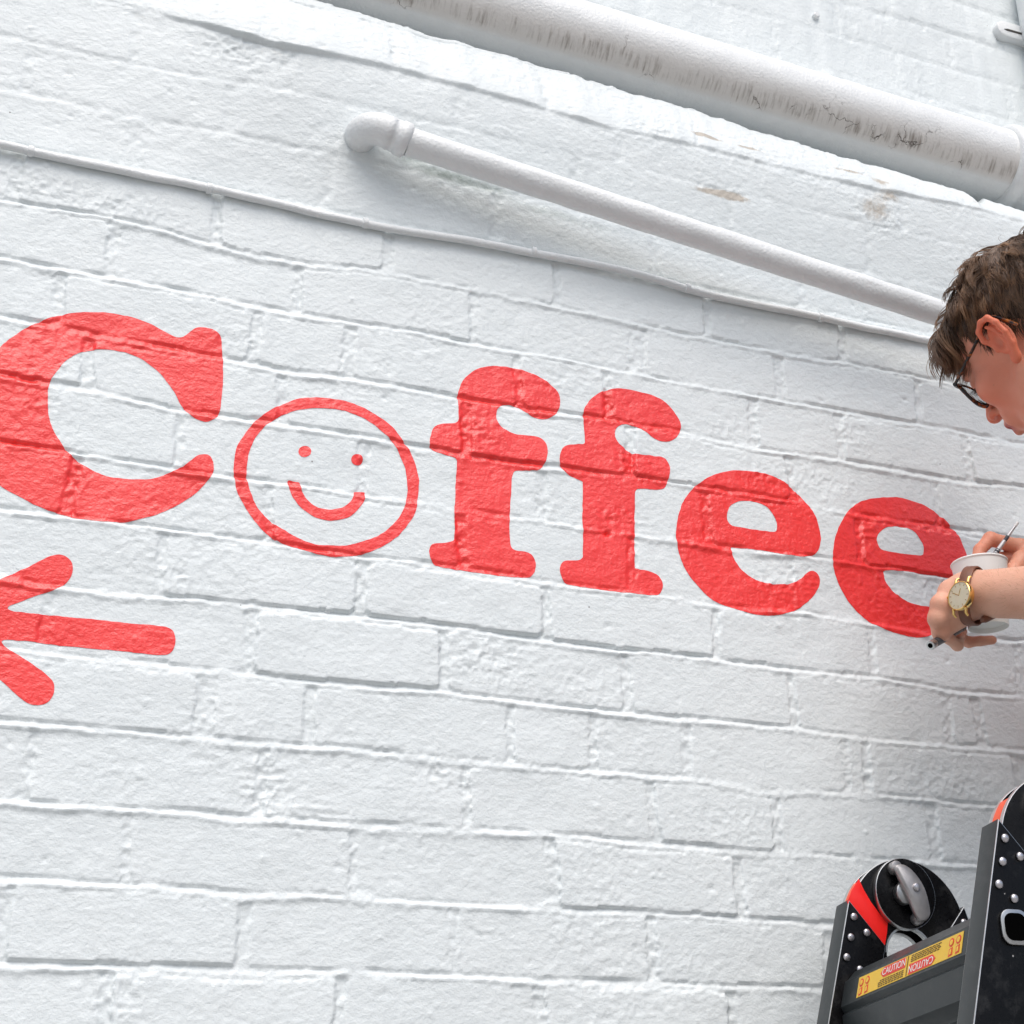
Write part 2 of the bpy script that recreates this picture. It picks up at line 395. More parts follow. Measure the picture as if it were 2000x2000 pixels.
# coarse, chipped patches
rough = np.zeros_like(UU)
for (cx, cz), rx, rz, amp in (
    ((261.6, 807.6), 62, 26, 1.5), ((579.9, 337.2), 34, 26, 1.3), ((561.9, 170.3), 13, 34, 1.0), ((793.5, 323.2), 24, 22, 0.9), ((586.1, 44.2), 46, 30, 1.5),
    ((347.8, -127.4), 26, 34, 1.3), ((390.0, -146.1), 46, 14, 1.0), ((213.8, -344.3), 32, 30, 1.2), ((542.5, -90.3), 26, 18, 1.3), ((892.7, -123.6), 60, 30, 0.8),
    ((1203.7, -54.6), 110, 34, 0.95), ((1121.2, 417.8), 36, 30, 0.9), ((1057.0, 339.2), 52, 24, 0.9), ((131.5, 548.7), 80, 22, 1.1), ((32.0, 556.5), 40, 30, 0.9),
    ((1196.9, 781.5), 46, 36, 1.3), ((932.4, 757.6), 44, 14, 1.0), ((824.3, 829.4), 34, 8, 1.2), ((1013.3, 843.3), 30, 6, 1.2), ((1151.5, 846.8), 36, 7, 1.2),
    ((286.1, 400.6), 34, 26, 1.1), ((768.9, 245.9), 40, 12, 1.3), ((226.4, 95.3), 20, 18, 0.9), ((196.7, -122.8), 40, 18, 0.8), ((971.3, 333.2), 36, 24, 0.8),
    ((930.3, 393.2), 40, 20, 0.7), ((666.2, 254.7), 40, 24, 0.8), ((413.2, 697.6), 40, 20, 0.5), ((146.0, 658.5), 34, 26, 0.7), ((458.0, 399.1), 20, 14, 0.9),
    ((1173.0, 180.6), 60, 30, 0.6), ((1019.9, 196.8), 60, 24, 0.6), ((770.0, -51.2), 40, 30, 0.5), ((119.4, 197.0), 14, 34, 0.8), ((683.4, 423.3), 26, 30, 0.8),
    ((860.0, 224.3), 20, 26, 0.9), ((1128.3, 268.5), 20, 30, 1.1), ((973.9, 184.0), 20, 20, 0.9), ((642.4, 489.3), 60, 20, 0.4), ((1112.7, 69.9), 60, 24, 0.6)):
    rough += amp * np.exp(-(((UU - cx) / rx) ** 2 + ((VV - cz) / rz) ** 2))
rough += 0.55 * np.clip(vnoise(UU, VV, 110, 14) - 0.45, 0, 1) * 2 + 0.05
rough += 0.75 * np.exp(-(JD / 6.0) ** 2) * sstep(-0.25, 0.55, vnoise(UU, VV, 45, 7)) * np.where(VV > 600, 0.5, 1.0)
rough += 0.5 * np.exp(-((VV - lines[11][None]) / 12.0) ** 2) * sstep(-0.2, 0.6, vnoise(UU, VV, 60, 9)) + 0.45 * sstep(836, 850, VV) * (1 - sstep(925, 935, VV)) + 0.25 * sstep(600, 650, VV) * sstep(-0.3, 0.6, vnoise(UU, VV, 80, 11))
r1 = 1 - np.abs(vnoise(UU, VV * 1.25, 12, 3)) * 2; r2 = 1 - np.abs(vnoise(UU, VV * 1.2, 6.2, 15)) * 2
Hh += rough * (0.75 * r1 + 0.55 * r2 - 0.35)
# paint drips, lumps and pits
for _ in range(420):
    cx, cz = rng.uniform(-120, 1690), rng.uniform(-470, 1300)
    rr_ = rng.uniform(1.6, 4.2); s_ = rng.choice([-1, 1], p=[0.55, 0.45]) * rng.uniform(0.4, 1.5)
    i0, i1 = np.searchsorted(xs, [cx - 4 * rr_, cx + 4 * rr_]); j0, j1 = np.searchsorted(zs, [cz - 4 * rr_, cz + 4 * rr_])
    if i1 > i0 and j1 > j0:
        Hh[j0:j1, i0:i1] += s_ * np.exp(-((UU[j0:j1, i0:i1] - cx) ** 2 / (1.6 * rr_ ** 2) + (VV[j0:j1, i0:i1] - cz) ** 2 / (0.8 * rr_ ** 2)))
# hollow left in the joint under the second f
hx, hz = (752.0, 221.6)
Hh -= 7 * np.exp(-(((UU - hx) / 5) ** 2 + ((VV - hz) / 3.2) ** 2))
# projecting weathered course (row 11) and the set-back wall above it
ztop = np.interp(xs, [-150, 445, 659, 868, 1175, 1339, 1378, 1388, 1408, 1416, 1712], [954, 926, 916, 908, 888, 880, 878, 867, 865, 876, 861])
ztop = ztop + 1.6 * vnoise(xs, 5.0, 24, 9) + 0.9 * vnoise(xs, 5.0, 9, 4)
L11 = lines[11]
proj_amt = np.clip(2.4 + 4.5 * sstep(150, 240, xs) * (1 - sstep(330, 460, xs)) + 2 * vnoise(xs, 9.0, 90, 3) + 1.6 * vnoise(xs, 2.0, 24, 6), 0.2, 12)
proj_amt *= sstep(90, 200, xs)
tt = np.clip((VV - L11[None]) / np.maximum(ztop - L11, 20)[None], 0, 1)
lip = sstep(-1.0, 4.0, VV - L11[None])
prof = proj_amt[None] * lip - 33.0 * tt ** 1.5
back = sstep(0, 5.0, VV - ztop[None])
Hh = Hh + np.where(VV > L11[None] - 2, prof, 0) - 67.0 * back
BID = np.where((VV > ztop[None] - 1) & (VV < ztop[None] + 7), -1, BID)

# belly added below the ledge, tilting the courses down so they darken
Hh += 27.0 * sstep(560, 825, VV) * sstep(60, 430, UU) * (1 - back)

# stains with shapes of their own, and greenish shade painted below the waste pipe
DIRT = np.zeros_like(UU); GREEN_SHADE = np.zeros_like(UU)
for (cx, cz), rx, rz, amp in (((1188.1, 781.2), 40, 26, 0.85), ((1218.5, 813.5), 30, 14, 0.7), ((923.8, 749.5), 46, 7, 1.0), ((956.3, 750.5), 30, 9, 0.8), ((907.2, 844.2), 16, 4.0, 1.1),
                              ((925.7, 840.2), 22, 4, 1.1), ((986.0, 838.1), 24, 3.5, 1.2), ((1150.9, 842.1), 34, 4.5, 1.0), ((1203.3, 835.1), 20, 8, 0.9), ((294.5, 809.1), 46, 16, 0.55), ((128.2, 830.5), 26, 12, 0.5),
                              ((134.1, 797.9), 12, 16, 0.5), ((1272.7, 849.4), 40, 10, 0.6), ((1075.4, 779.1), 20, 20, 0.4), ((1378.2, 842.6), 30, 10, 0.6)):
    DIRT += 1.25 * amp * np.exp(-(((UU - cx) / rx) ** 2 + ((VV - cz) / rz) ** 2))
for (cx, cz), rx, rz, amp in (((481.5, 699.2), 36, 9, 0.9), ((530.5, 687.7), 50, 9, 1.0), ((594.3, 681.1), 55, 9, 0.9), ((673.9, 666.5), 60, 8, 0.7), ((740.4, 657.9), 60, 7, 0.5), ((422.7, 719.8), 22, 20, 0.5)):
    GREEN_SHADE += amp * np.exp(-(((UU - cx) / rx) ** 2 + ((VV - cz - 0.0) / rz) ** 2))

# fade the relief to flat at the rim of the sheet so that it meets the plain brickwork
PX, PY, PZ = UU / 1000.0, -Hh / 1000.0, VV / 1000.0 + Z0
gz, gx = np.gradient(PY, zs / 1000.0, xs / 1000.0)
NRM = np.stack([gx, -np.ones_like(gx), gz], -1); NRM /= np.linalg.norm(NRM, axis=-1, keepdims=True)
POS = np.stack([PX, PY, PZ], -1).reshape(-1, 3); NRMf = NRM.reshape(-1, 3)
DIRTf, GREEN_SHADEf = DIRT.ravel(), GREEN_SHADE.ravel()
idx = np.arange(nx * nz).reshape(nz, nx)
a_, b_, c_, d_ = idx[:-1, :-1], idx[:-1, 1:], idx[1:, 1:], idx[1:, :-1]
cell_id = BID[:-1, :-1].copy()
same = (BID[:-1, :-1] == BID[1:, :-1]) & (BID[:-1, :-1] == BID[:-1, 1:]) & (BID[:-1, :-1] == BID[1:, 1:])
cell_id[~same] = -1

wall = thing('brick_wall', 'white painted brick wall with red lettering and a projecting ledge', 'wall')
def cells_mesh(name, jj, ii, skirt):
    q = np.stack([idx[jj, ii], idx[jj, ii + 1], idx[jj + 1, ii + 1], idx[jj + 1, ii]], 1)
    tri = np.concatenate([q[:, [0, 1, 2]], q[:, [0, 2, 3]]])
    uq, inv = np.unique(tri.ravel(), return_inverse=True)
    tri = inv.reshape(-1, 3)
    V = POS[uq]; N = NRMf[uq]; at = {'dirt': DIRTf[uq], 'green_shade': GREEN_SHADEf[uq]}
    if skirt:                                      # close the piece backwards: a brick has depth
        qi = np.searchsorted(uq, q)
        E = np.concatenate([qi[:, [0, 1]], qi[:, [1, 2]], qi[:, [2, 3]], qi[:, [3, 0]]])
        n = len(uq)
        key = E[:, 0].astype(np.int64) * n + E[:, 1]; rev = E[:, 1].astype(np.int64) * n + E[:, 0]
        bd = E[~np.isin(key, rev)]
        bv, binv = np.unique(bd.ravel(), return_inverse=True); binv = binv.reshape(-1, 2) + n
        Vb = V[bv].copy(); Vb[:, 1] += 0.05
        V = np.concatenate([V, Vb]); N = np.concatenate([N, np.tile([[0, -1.0, 0]], (len(bv), 1))])
        at = {k_: np.concatenate([v_, v_[bv]]) for k_, v_ in at.items()}
        tri = np.concatenate([tri, np.stack([bd[:, 1], bd[:, 0], binv[:, 0]], 1), np.stack([bd[:, 1], binv[:, 0], binv[:, 1]], 1)])
    return np_mesh(name, V, tri, N, at)

order = np.argsort(cell_id.ravel(), kind='stable')
sid = cell_id.ravel()[order]
starts = np.nonzero(np.diff(np.concatenate([[-999], sid])))[0]
ends = np.append(starts[1:], len(sid))
ncell_x = nx - 1
for s0, e0 in zip(starts, ends):
    cells = order[s0:e0]; jj, ii = cells // ncell_x, cells % ncell_x
    if sid[s0] < 0:
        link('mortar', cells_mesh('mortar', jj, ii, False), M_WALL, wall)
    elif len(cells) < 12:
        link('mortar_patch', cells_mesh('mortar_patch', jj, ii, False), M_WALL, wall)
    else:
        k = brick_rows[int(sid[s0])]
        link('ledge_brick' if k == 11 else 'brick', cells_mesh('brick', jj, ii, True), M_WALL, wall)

# plain brickwork around the modelled stretch, and the core behind it
def box_mesh(name, lo, hi):
    bm = bmesh.new(); bmesh.ops.create_cube(bm, size=1.0)
    for v in bm.verts: v.co = [lo[i] if v.co[i] < 0 else hi[i] for i in range(3)]
    return bm_mesh(name, bm)
WX0, WX1 = float(xs[0]) / 1000, float(xs[-1]) / 1000
WZ0, WZ1 = float(zs[0]) / 1000 + Z0, float(zs[-1]) / 1000 + Z0
LZ = 0.912 + Z0
for lo, hi in (((-4.0, 0.001, 0.0), (WX0, 0.34, LZ)), ((WX1, 0.001, 0.0), (6.0, 0.34, LZ)), ((WX0, 0.001, 0.0), (WX1, 0.34, WZ0)),
               ((-4.0, 0.104, LZ), (WX0, 0.34, 4.6)), ((WX1, 0.104, LZ), (6.0, 0.34, 4.6)), ((WX0, 0.104, WZ1), (WX1, 0.34, 4.6)),
               ((WX0, 0.06, WZ0), (WX1, 0.34, 0.80 + Z0)), ((WX0, 0.16, 0.80 + Z0), (WX1, 0.34, WZ1))):
    link('outer_brickwork', box_mesh('outer_brickwork', lo, hi), M_WALL_FAR, wall)

# ------------------------------------------------------------------ red sign writing: paint skins that follow the brick relief
def sdf_rings(rings, x, z):
    dmin = np.full(x.shape, 1e9); inside = np.zeros(x.shape, bool)
    for R_ in rings:
        P = R_; Q = np.roll(R_, -1, 0)
        for (x0, z0), (x1, z1) in zip(P, Q):
            ex, ez = x1 - x0, z1 - z0
            t = np.clip(((x - x0) * ex + (z - z0) * ez) / (ex * ex + ez * ez + 1e-9), 0, 1)
            dmin = np.minimum(dmin, (x - x0 - t * ex) ** 2 + (z - z0 - t * ez) ** 2)
            cr = (z0 > z) != (z1 > z)
            if ez != 0: inside ^= cr & (x < (x1 - x0) * (z - z0) / (z1 - z0) + x0)
    d = np.sqrt(dmin); return np.where(inside, d, -d)

def paint_skin(name, rings, parent=None, thick=0.00045):
    rings = [catmull(r_, 4) for r_ in rings]
    allp = np.concatenate(rings)
    i0, i1 = np.searchsorted(xs, [allp[:, 0].min() - 6, allp[:, 0].max() + 6]); j0, j1 = np.searchsorted(zs, [allp[:, 1].min() - 6, allp[:, 1].max() + 6])
    i0 = max(i0, 0); i1 = min(i1, nx - 1)
    U_, V_ = UU[j0:j1, i0:i1], VV[j0:j1, i0:i1]
    S = sdf_rings(rings, U_, V_) + 0.45 * vnoise(U_, V_, 7, 2) + 0.35 * vnoise(U_, V_, 18, 3)
    ids = idx[j0:j1, i0:i1]
    q = np.stack([ids[:-1, :-1], ids[:-1, 1:], ids[1:, 1:], ids[1:, :-1]], -1).reshape(-1, 4)
    tri = np.concatenate([q[:, [0, 1, 2]], q[:, [0, 2, 3]]])
    sfull = np.zeros(nx * nz); sfull[ids.ravel()] = S.ravel()
    s = sfull[tri]; ins = s > 0; cnt = ins.sum(1)
    P = POS + NRMf * thick
    out_p, out_n = [], []
    t3 = tri[cnt == 3]
    out_p.append(P[t3].reshape(-1, 3, 3)); out_n.append(NRMf[t3].reshape(-1, 3, 3))
    for want, lone_val in ((1, True), (2, False)):
        t = tri[cnt == want]; si = ins[cnt == want]
        lone = np.argmax(si == lone_val, 1)
        ar = np.arange(len(t))
        A, B, C_ = t[ar, lone], t[ar, (lone + 1) % 3], t[ar, (lone + 2) % 3]
        tb = (sfull[A] / (sfull[A] - sfull[B]))[:, None]; tc = (sfull[A] / (sfull[A] - sfull[C_]))[:, None]
        ab, ac = P[A] + tb * (P[B] - P[A]), P[A] + tc * (P[C_] - P[A])
        nab, nac = NRMf[A] + tb * (NRMf[B] - NRMf[A]), NRMf[A] + tc * (NRMf[C_] - NRMf[A])
        if lone_val:
            out_p.append(np.stack([P[A], ab, ac], 1)); out_n.append(np.stack([NRMf[A], nab, nac], 1))
        else:
            out_p.append(np.stack([ab, P[B], P[C_]], 1)); out_n.append(np.stack([nab, NRMf[B], NRMf[C_]], 1))
            out_p.append(np.stack([ab, P[C_], ac], 1)); out_n.append(np.stack([nab, NRMf[C_], nac], 1))
    VP = np.concatenate(out_p).reshape(-1, 3); VN = np.concatenate(out_n).reshape(-1, 3)
    key = np.round(VP * 1e5).astype(np.int64)
    _, first, inv = np.unique(key, axis=0, return_index=True, return_inverse=True)
    F = inv.reshape(-1, 3); ok = (F[:, 0] != F[:, 1]) & (F[:, 1] != F[:, 2]) & (F[:, 0] != F[:, 2])
    return link(name, np_mesh(name, VP[first], F[ok], VN[first]), M_RED, parent)

o = paint_skin('painted_letter', [[(219.3,392.1),(227.2,400.6),(232.4,405.7),(240.7,409.0),(252.1,408.8),(261.0,403.3),(264.1,395.8),(265.0,386.2),(267.5,369.0),(269.0,342.2),(269.1,318.6),(268.2,304.3),(263.9,295.0),(257.3,290.3),(250.5,288.5),(242.0,290.5),(231.9,296.4),(223.0,305.7),(216.6,317.0),(207.4,329.3),(194.0,342.5),(179.5,352.3),(164.0,358.0),(147.6,359.5),(131.5,358.4),(118.4,355.4),(105.7,349.1),(94.9,337.7),(87.0,325.5),(81.6,313.8),(79.2,299.7),(79.8,281.8),(82.8,265.9),(88.1,252.0),(97.2,238.8),(107.5,225.8),(121.4,216.3),(137.6,208.7),(153.7,204.6),(173.3,204.8),(192.8,208.2),(208.4,213.9),(222.4,222.8),(235.2,233.1),(244.0,243.5),(251.9,247.8),(258.7,248.2),(263.9,242.9),(266.1,235.0),(265.7,227.4),(259.6,215.9),(249.7,201.0),(234.6,186.9),(215.6,172.4),(196.6,162.4),(171.3,153.0),(145.7,150.8),(122.7,151.0),(104.6,154.1),(81.4,159.8),(59.1,169.2),(42.0,177.2),(24.2,192.2),(9.6,211.3),(-1.0,236.8),(-4.5,265.3),(-0.5,294.1),(10.4,318.6),(23.1,340.7),(40.0,361.7),(57.8,378.5),(76.3,390.1),(95.5,397.9),(115.2,403.1),(135.3,406.1),(155.8,406.3),(173.9,403.6),(188.1,399.2),(202.5,393.3),(211.0,390.9)]]); tag(o, 'large red capital letter C painted on the white bricks', 'letter', 'letters of the red sign')
face = thing('painted_smiley', 'red smiling face in a ring painted as the letter o', 'smiley')
paint_skin('ring', [[(378.4,342.7),(397.6,344.1),(417.1,343.3),(436.8,339.0),(456.7,330.5),(474.0,319.4),(488.9,302.3),(499.8,285.9),(506.7,264.9),(508.5,250.0),(507.2,233.4),(503.6,213.9),(492.3,192.1),(479.7,177.0),(460.9,162.6),(442.3,152.9),(423.7,147.1),(405.2,144.4),(386.6,145.4),(368.1,148.7),(350.9,152.7),(333.6,160.6),(318.5,172.6),(305.5,188.8),(294.8,206.6),(289.4,226.7),(287.6,242.2),(288.8,255.7),(293.4,271.1),(301.0,285.9),(311.2,301.2),(325.3,315.9),(341.0,327.7),(359.5,337.2)],[(389.2,329.9),(408.4,331.2),(428.0,327.7),(445.1,321.5),(461.1,311.6),(474.5,299.9),(484.0,284.8),(490.9,267.9),(493.9,247.7),(493.5,232.7),(489.3,215.8),(479.3,196.9),(466.8,183.2),(451.8,173.2),(433.1,164.0),(417.0,159.2),(399.7,157.5),(382.5,157.1),(365.1,162.4),(347.6,170.3),(332.6,178.5),(319.9,190.9),(310.5,206.4),(304.1,223.8),(302.9,239.4),(304.5,258.3),(309.0,275.1),(318.0,291.5),(329.7,304.4),(342.9,314.9),(360.2,322.8),(372.7,327.0)]], face)
paint_skin('eye', [[(376.8,271.8),(376.0,268.0),(373.2,264.9),(369.4,263.3),(365.5,263.6),(362.6,265.8),(361.4,269.3),(362.2,273.1),(364.9,276.2),(368.8,277.8),(372.7,277.5),(375.6,275.3)]], face)
paint_skin('eye', [[(439.0,271.4),(438.1,267.6),(435.6,264.6),(431.9,263.0),(428.3,263.4),(425.5,265.6),(424.4,269.1),(425.3,272.8),(427.9,275.9),(431.5,277.5),(435.2,277.1),(437.9,274.9)]], face)
paint_skin('mouth', [[(350.8,230.7),(352.4,222.0),(357.9,210.9),(365.7,201.6),(376.0,193.9),(387.3,189.0),(403.5,188.4),(418.4,192.2),(430.7,201.2),(440.4,215.3),(442.8,222.4),(442.6,229.0),(441.5,230.5),(430.4,229.4),(429.1,227.7),(428.7,222.9),(426.4,217.2),(420.3,209.7),(411.7,204.4),(400.5,201.4),(389.3,201.8),(380.4,205.7),(372.6,213.1),(368.0,220.4),(365.2,229.3),(364.1,231.2),(352.0,231.5)]], face)
o = paint_skin('painted_letter', [[(603.7,426.5),(628.6,428.8),(651.9,425.6),(671.6,418.9),(685.9,409.3),(692.0,399.1),(692.3,387.9),(687.9,376.9),(678.7,367.9),(668.7,363.4),(658.0,363.4),(647.4,368.0),(636.9,374.4),(626.3,376.6),(617.5,375.6),(610.4,370.7),(606.5,363.6),(606.0,354.4),(609.4,345.9),(617.2,340.0),(631.2,336.5),(648.8,337.1),(662.9,336.8),(669.9,332.5),(673.0,323.9),(672.2,311.1),(667.5,299.6),(660.4,292.2),(649.8,290.5),(635.8,288.8),(629.2,286.4),(626.7,280.6),(625.6,266.3),(623.6,239.8),(622.6,213.8),(622.8,193.2),(625.2,185.1),(631.2,182.5),(643.1,182.4),(651.5,178.4),(655.7,168.8),(654.7,160.2),(650.3,152.9),(644.3,150.1),(617.3,147.8),(575.7,148.3),(534.8,149.5),(525.8,154.9),(521.3,164.3),(522.3,172.7),(528.0,177.6),(542.7,180.8),(550.9,184.1),(552.5,188.6),(552.6,220.8),(553.8,246.7),(555.3,281.7),(554.5,290.3),(548.5,292.9),(533.4,294.8),(524.1,298.6),(520.7,305.9),(523.0,322.2),(528.0,330.1),(536.4,334.8),(551.7,338.3),(556.7,343.1),(557.0,353.1),(555.8,371.0),(556.6,382.1),(561.7,397.7),(572.1,410.7),(586.1,420.8)]]); tag(o, 'red painted letter f next to the smiling face', 'letter', 'letters of the red sign')
o = paint_skin('painted_letter', [[(781.6,427.6),(813.5,425.9),(838.0,420.3),(854.7,405.7),(862.5,389.6),(859.3,376.7),(849.9,365.2),(834.8,359.8),(820.2,362.7),(808.4,370.5),(794.0,375.4),(779.5,375.9),(769.5,368.8),(766.7,358.6),(770.0,349.5),(780.4,341.5),(792.3,336.2),(814.1,336.9),(833.6,336.9),(840.5,329.5),(841.8,317.7),(837.8,302.6),(830.0,293.1),(799.7,288.5),(793.5,285.2),(791.5,276.6),(789.4,229.7),(787.4,186.0),(791.1,180.8),(806.3,179.4),(817.9,176.4),(824.1,168.1),(824.1,159.1),(818.9,150.6),(809.5,148.3),(790.4,146.8),(746.0,146.4),(707.7,147.5),(693.9,150.0),(688.0,157.7),(686.6,167.7),(690.2,175.0),(698.1,178.7),(710.4,180.8),(716.1,184.5),(717.7,192.5),(719.0,236.3),(720.7,281.0),(719.7,287.1),(711.7,289.5),(699.3,293.8),(691.5,301.6),(689.4,312.1),(692.9,325.4),(700.3,332.0),(713.0,336.0),(723.0,338.5),(724.7,345.3),(723.7,361.7),(723.7,380.4),(727.4,392.3),(737.0,406.2),(750.4,417.2),(765.5,424.1)]]); tag(o, 'red painted letter f between the other f and an e', 'letter', 'letters of the red sign')
o = paint_skin('painted_letter', [[(941.0,336.1),(962.4,338.1),(983.6,337.4),(1001.9,333.3),(1018.4,325.6),(1031.9,315.3),(1043.6,302.0),(1052.4,288.3),(1056.6,272.7),(1058.1,259.4),(1055.7,247.0),(1051.7,238.5),(1045.4,233.0),(1035.1,229.2),(1023.5,227.4),(1002.3,227.2),(981.4,228.3),(953.6,229.1),(928.7,227.5),(924.5,226.5),(925.2,217.5),(929.9,207.7),(937.4,198.4),(947.8,191.3),(961.1,186.0),(977.6,184.2),(994.4,185.7),(1010.1,189.6),(1023.5,197.2),(1032.8,206.2),(1040.3,210.5),(1047.3,208.7),(1051.2,202.7),(1051.7,196.2),(1047.9,186.5),(1038.1,173.6),(1024.3,161.6),(1009.3,151.5),(990.7,144.8),(971.1,141.2),(949.2,140.5),(930.4,142.7),(911.9,146.8),(893.5,152.1),(878.3,164.0),(865.7,176.4),(856.0,191.6),(850.4,208.7),(847.1,224.9),(847.0,237.8),(849.8,255.0),(855.4,271.6),(864.6,288.7),(876.3,302.5),(890.8,314.7),(908.1,325.5),(925.4,332.7)],[(951.9,294.5),(967.3,294.8),(979.7,290.6),(987.5,283.0),(992.3,272.9),(993.3,265.0),(991.8,258.8),(986.6,256.8),(969.8,256.4),(944.7,256.1),(930.8,256.2),(923.5,259.7),(920.6,266.6),(921.9,276.0),(927.4,284.2),(937.6,291.0)]]); tag(o, 'complete red painted letter e beside the second f', 'letter', 'letters of the red sign')
o = paint_skin('painted_letter', [[(1168.5,332.8),(1191.7,336.0),(1214.4,333.7),(1235.3,328.3),(1255.5,317.2),(1269.3,305.0),(1278.3,292.2),(1284.0,277.6),(1287.4,264.1),(1286.5,252.9),(1281.8,242.6),(1274.4,234.1),(1261.3,228.7),(1245.8,228.1),(1230.7,228.5),(1200.4,228.6),(1177.8,227.7),(1155.2,225.6),(1151.7,223.7),(1151.8,219.0),(1154.6,208.6),(1162.3,198.9),(1174.5,190.4),(1188.7,185.5),(1206.3,183.0),(1224.4,183.6),(1231.7,182.1),(1233.4,172.9),(1231.1,162.0),(1224.1,149.3),(1210.9,140.6),(1188.3,137.3),(1166.4,138.8),(1144.9,142.2),(1125.4,148.4),(1109.2,158.2),(1096.2,171.0),(1086.3,185.5),(1079.3,200.4),(1075.2,215.7),(1073.9,232.8),(1076.6,249.3),(1082.0,266.2),(1091.2,283.8),(1105.0,302.2),(1121.5,317.1),(1140.5,326.2),(1156.1,330.3)],[(1178.4,291.4),(1193.7,292.2),(1206.8,287.8),(1214.6,277.8),(1218.5,267.3),(1217.4,258.9),(1212.9,253.9),(1197.6,252.8),(1176.5,252.7),(1158.6,253.0),(1150.0,255.2),(1145.5,261.4),(1145.0,269.5),(1150.5,278.5),(1161.3,286.9)]]); tag(o, 'red painted letter e partly hidden by the hand and paper cup', 'letter', 'letters of the red sign')
o = paint_skin('painted_arrow', [[(109.2,107.5),(116.1,107.0),(122.0,102.5),(125.1,96.1),(125.4,88.7),(122.8,80.9),(118.0,74.3),(108.0,67.1),(89.0,57.4),(74.1,48.3),(66.1,43.3),(67.7,40.3),(84.3,39.4),(124.2,39.7),(178.5,40.2),(220.1,40.6),(230.0,39.5),(235.9,35.7),(238.6,27.8),(237.9,18.9),(234.2,11.8),(226.8,8.8),(208.8,8.4),(167.8,8.3),(114.1,8.2),(81.1,9.1),(65.6,8.0),(64.0,4.7),(70.5,-0.9),(83.0,-8.1),(99.7,-17.6),(111.0,-24.9),(117.6,-31.3),(120.5,-38.0),(119.8,-46.5),(114.1,-54.1),(106.6,-57.5),(98.9,-57.6),(90.7,-53.5),(77.9,-43.7),(66.7,-35.1),(45.4,-17.7),(24.0,1.0),(13.3,15.3),(10.4,27.7),(16.4,41.3),(30.2,54.5),(54.2,72.1),(78.9,88.6),(97.6,102.2)]]); tag(o, 'red arrow painted below the capital C, pointing left', 'arrow')

